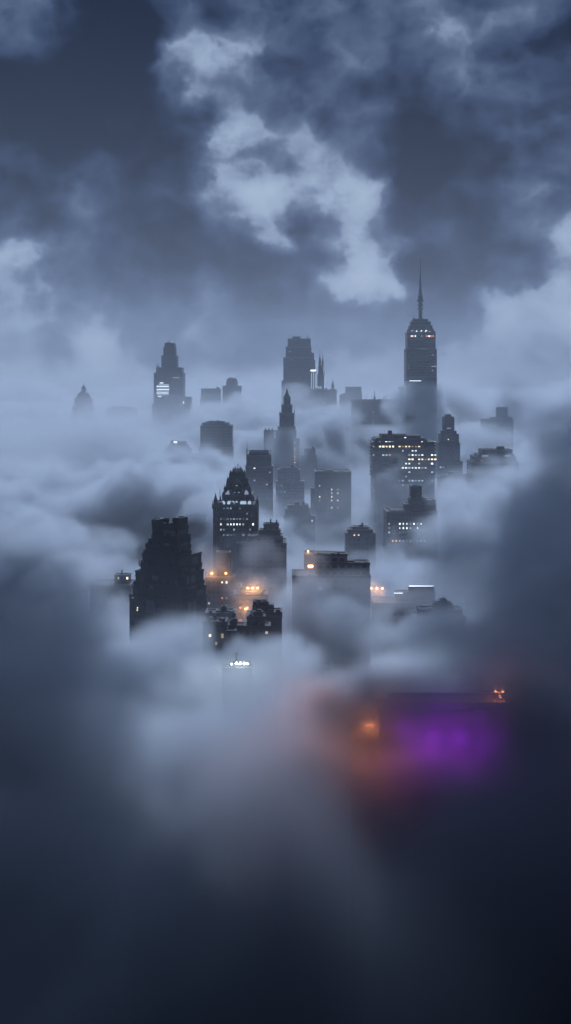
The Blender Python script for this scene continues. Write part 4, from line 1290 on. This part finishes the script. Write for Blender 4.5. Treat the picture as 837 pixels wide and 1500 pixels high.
DARK = [
    # bank on the left, its shade put into the dark fog colour
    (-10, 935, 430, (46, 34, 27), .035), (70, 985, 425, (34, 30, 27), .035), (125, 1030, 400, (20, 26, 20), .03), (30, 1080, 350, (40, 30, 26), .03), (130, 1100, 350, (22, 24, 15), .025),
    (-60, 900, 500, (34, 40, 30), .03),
    # bank on the right, shaded by the same dark colour
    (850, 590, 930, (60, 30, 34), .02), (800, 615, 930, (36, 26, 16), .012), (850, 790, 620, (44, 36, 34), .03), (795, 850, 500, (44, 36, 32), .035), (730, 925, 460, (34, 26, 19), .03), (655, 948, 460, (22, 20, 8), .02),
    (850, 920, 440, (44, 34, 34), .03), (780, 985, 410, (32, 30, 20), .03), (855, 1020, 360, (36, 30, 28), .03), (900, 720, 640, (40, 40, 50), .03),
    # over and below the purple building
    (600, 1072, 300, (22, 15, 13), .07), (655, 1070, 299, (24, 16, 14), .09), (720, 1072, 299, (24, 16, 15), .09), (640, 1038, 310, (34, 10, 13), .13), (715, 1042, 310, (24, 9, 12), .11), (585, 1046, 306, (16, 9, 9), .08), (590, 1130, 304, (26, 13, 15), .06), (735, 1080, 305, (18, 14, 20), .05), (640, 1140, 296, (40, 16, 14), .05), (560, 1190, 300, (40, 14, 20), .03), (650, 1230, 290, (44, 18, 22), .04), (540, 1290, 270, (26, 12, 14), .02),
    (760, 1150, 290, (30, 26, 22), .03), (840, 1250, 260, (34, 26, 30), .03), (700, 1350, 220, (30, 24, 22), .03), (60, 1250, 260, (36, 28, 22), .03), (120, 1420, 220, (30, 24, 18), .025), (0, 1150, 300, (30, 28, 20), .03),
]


def build_fog():
    banks = [((-330, 100, 0), (330, 452, 290), 6.0, 1, 16, 110, 'soft grey fog filling the foreground below the camera'),
             ((-330, 456, 30), (330, 1050, 280), 3.6, 2, 31, 120, 'billowing fog among the near and middle towers'),
             ((-640, 1056, 30), (640, 2250, 330), 8.0, 3, 40, 210, 'pale fog round the feet of the far skyline'),
             ((-1400, 2262, 30), (1400, 4200, 330), 18.0, 4, 55, 420, 'farthest fog running out to the horizon')]
    for lo, hi, st, sd, amp, cell, label in banks:
        d, h = fog_sea(lo, hi, st, sd, amp=amp, cell=cell)
        _, _, x, y, z = make_grid(lo, hi, st)
        for i, (px, py, D, r, pk) in enumerate(PALE):
            if lo[1] - r[1] < D < h[1] + r[1]:
                P(d, x, y, z, st, px, py, D, r, pk, 100 + i)
        grid_object('fog', lo, h, st, d, pale_fog, label, None, None, 'stuff')
    for lo, hi, st, sd, label in (((-300, 100, 0), (300, 700, 300), 6.0, 9, 'near fog coloured dark as if shaded, on the left and right'),
                                  ((150, 703, 60), (420, 960, 300), 7.0, 10, 'fog coloured dark as if shaded, rising behind on the far right')):
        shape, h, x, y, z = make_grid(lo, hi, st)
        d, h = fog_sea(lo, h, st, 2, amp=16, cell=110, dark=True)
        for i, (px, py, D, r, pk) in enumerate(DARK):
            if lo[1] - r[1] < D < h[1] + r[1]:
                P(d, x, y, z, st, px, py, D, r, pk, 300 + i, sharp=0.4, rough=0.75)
        grid_object('shaded_fog', lo, h, st, d, shaded_fog_mat, label, None, None, 'stuff')


shaded_fog_mat = vol_material('shaded_fog', SHADED_FOG_COLOUR, 0.3)  # darker copy of the fog, shade painted in by its low colour
build_fog()

# unseen cloud added above the frame to keep the sun off the foreground
bm = bmesh.new()
bmesh.ops.create_icosphere(bm, subdivisions=5, radius=1.0)
rs = np.random.default_rng(5)
lumps = [(Vector(rs.normal(size=3)).normalized(), rs.uniform(3, 9), rs.uniform(0, 6.28)) for _ in range(14)]
for v in bm.verts:
    n_ = v.co.normalized()
    k = 1 + sum(math.sin(n_.dot(a) * f + ph) for a, f, ph in lumps) * 0.022
    v.co = Vector((n_.x * 360 * k, n_.y * 330 * k, n_.z * 52 * k))
me = bpy.data.meshes.new('sun_blocking_cloud')
bm.to_mesh(me); bm.free()
m_ = vol_material('sun_blocking_cloud', (0.5, 0.56, 0.66), 0.2)
m_.node_tree.nodes['Principled Volume'].inputs['Density'].default_value = 0.03
me.materials.append(m_)
oc = bpy.data.objects.new('sun_blocking_cloud', me)
col.objects.link(oc)
oc.location = (120, 540, 640)
oc['kind'] = 'stuff'
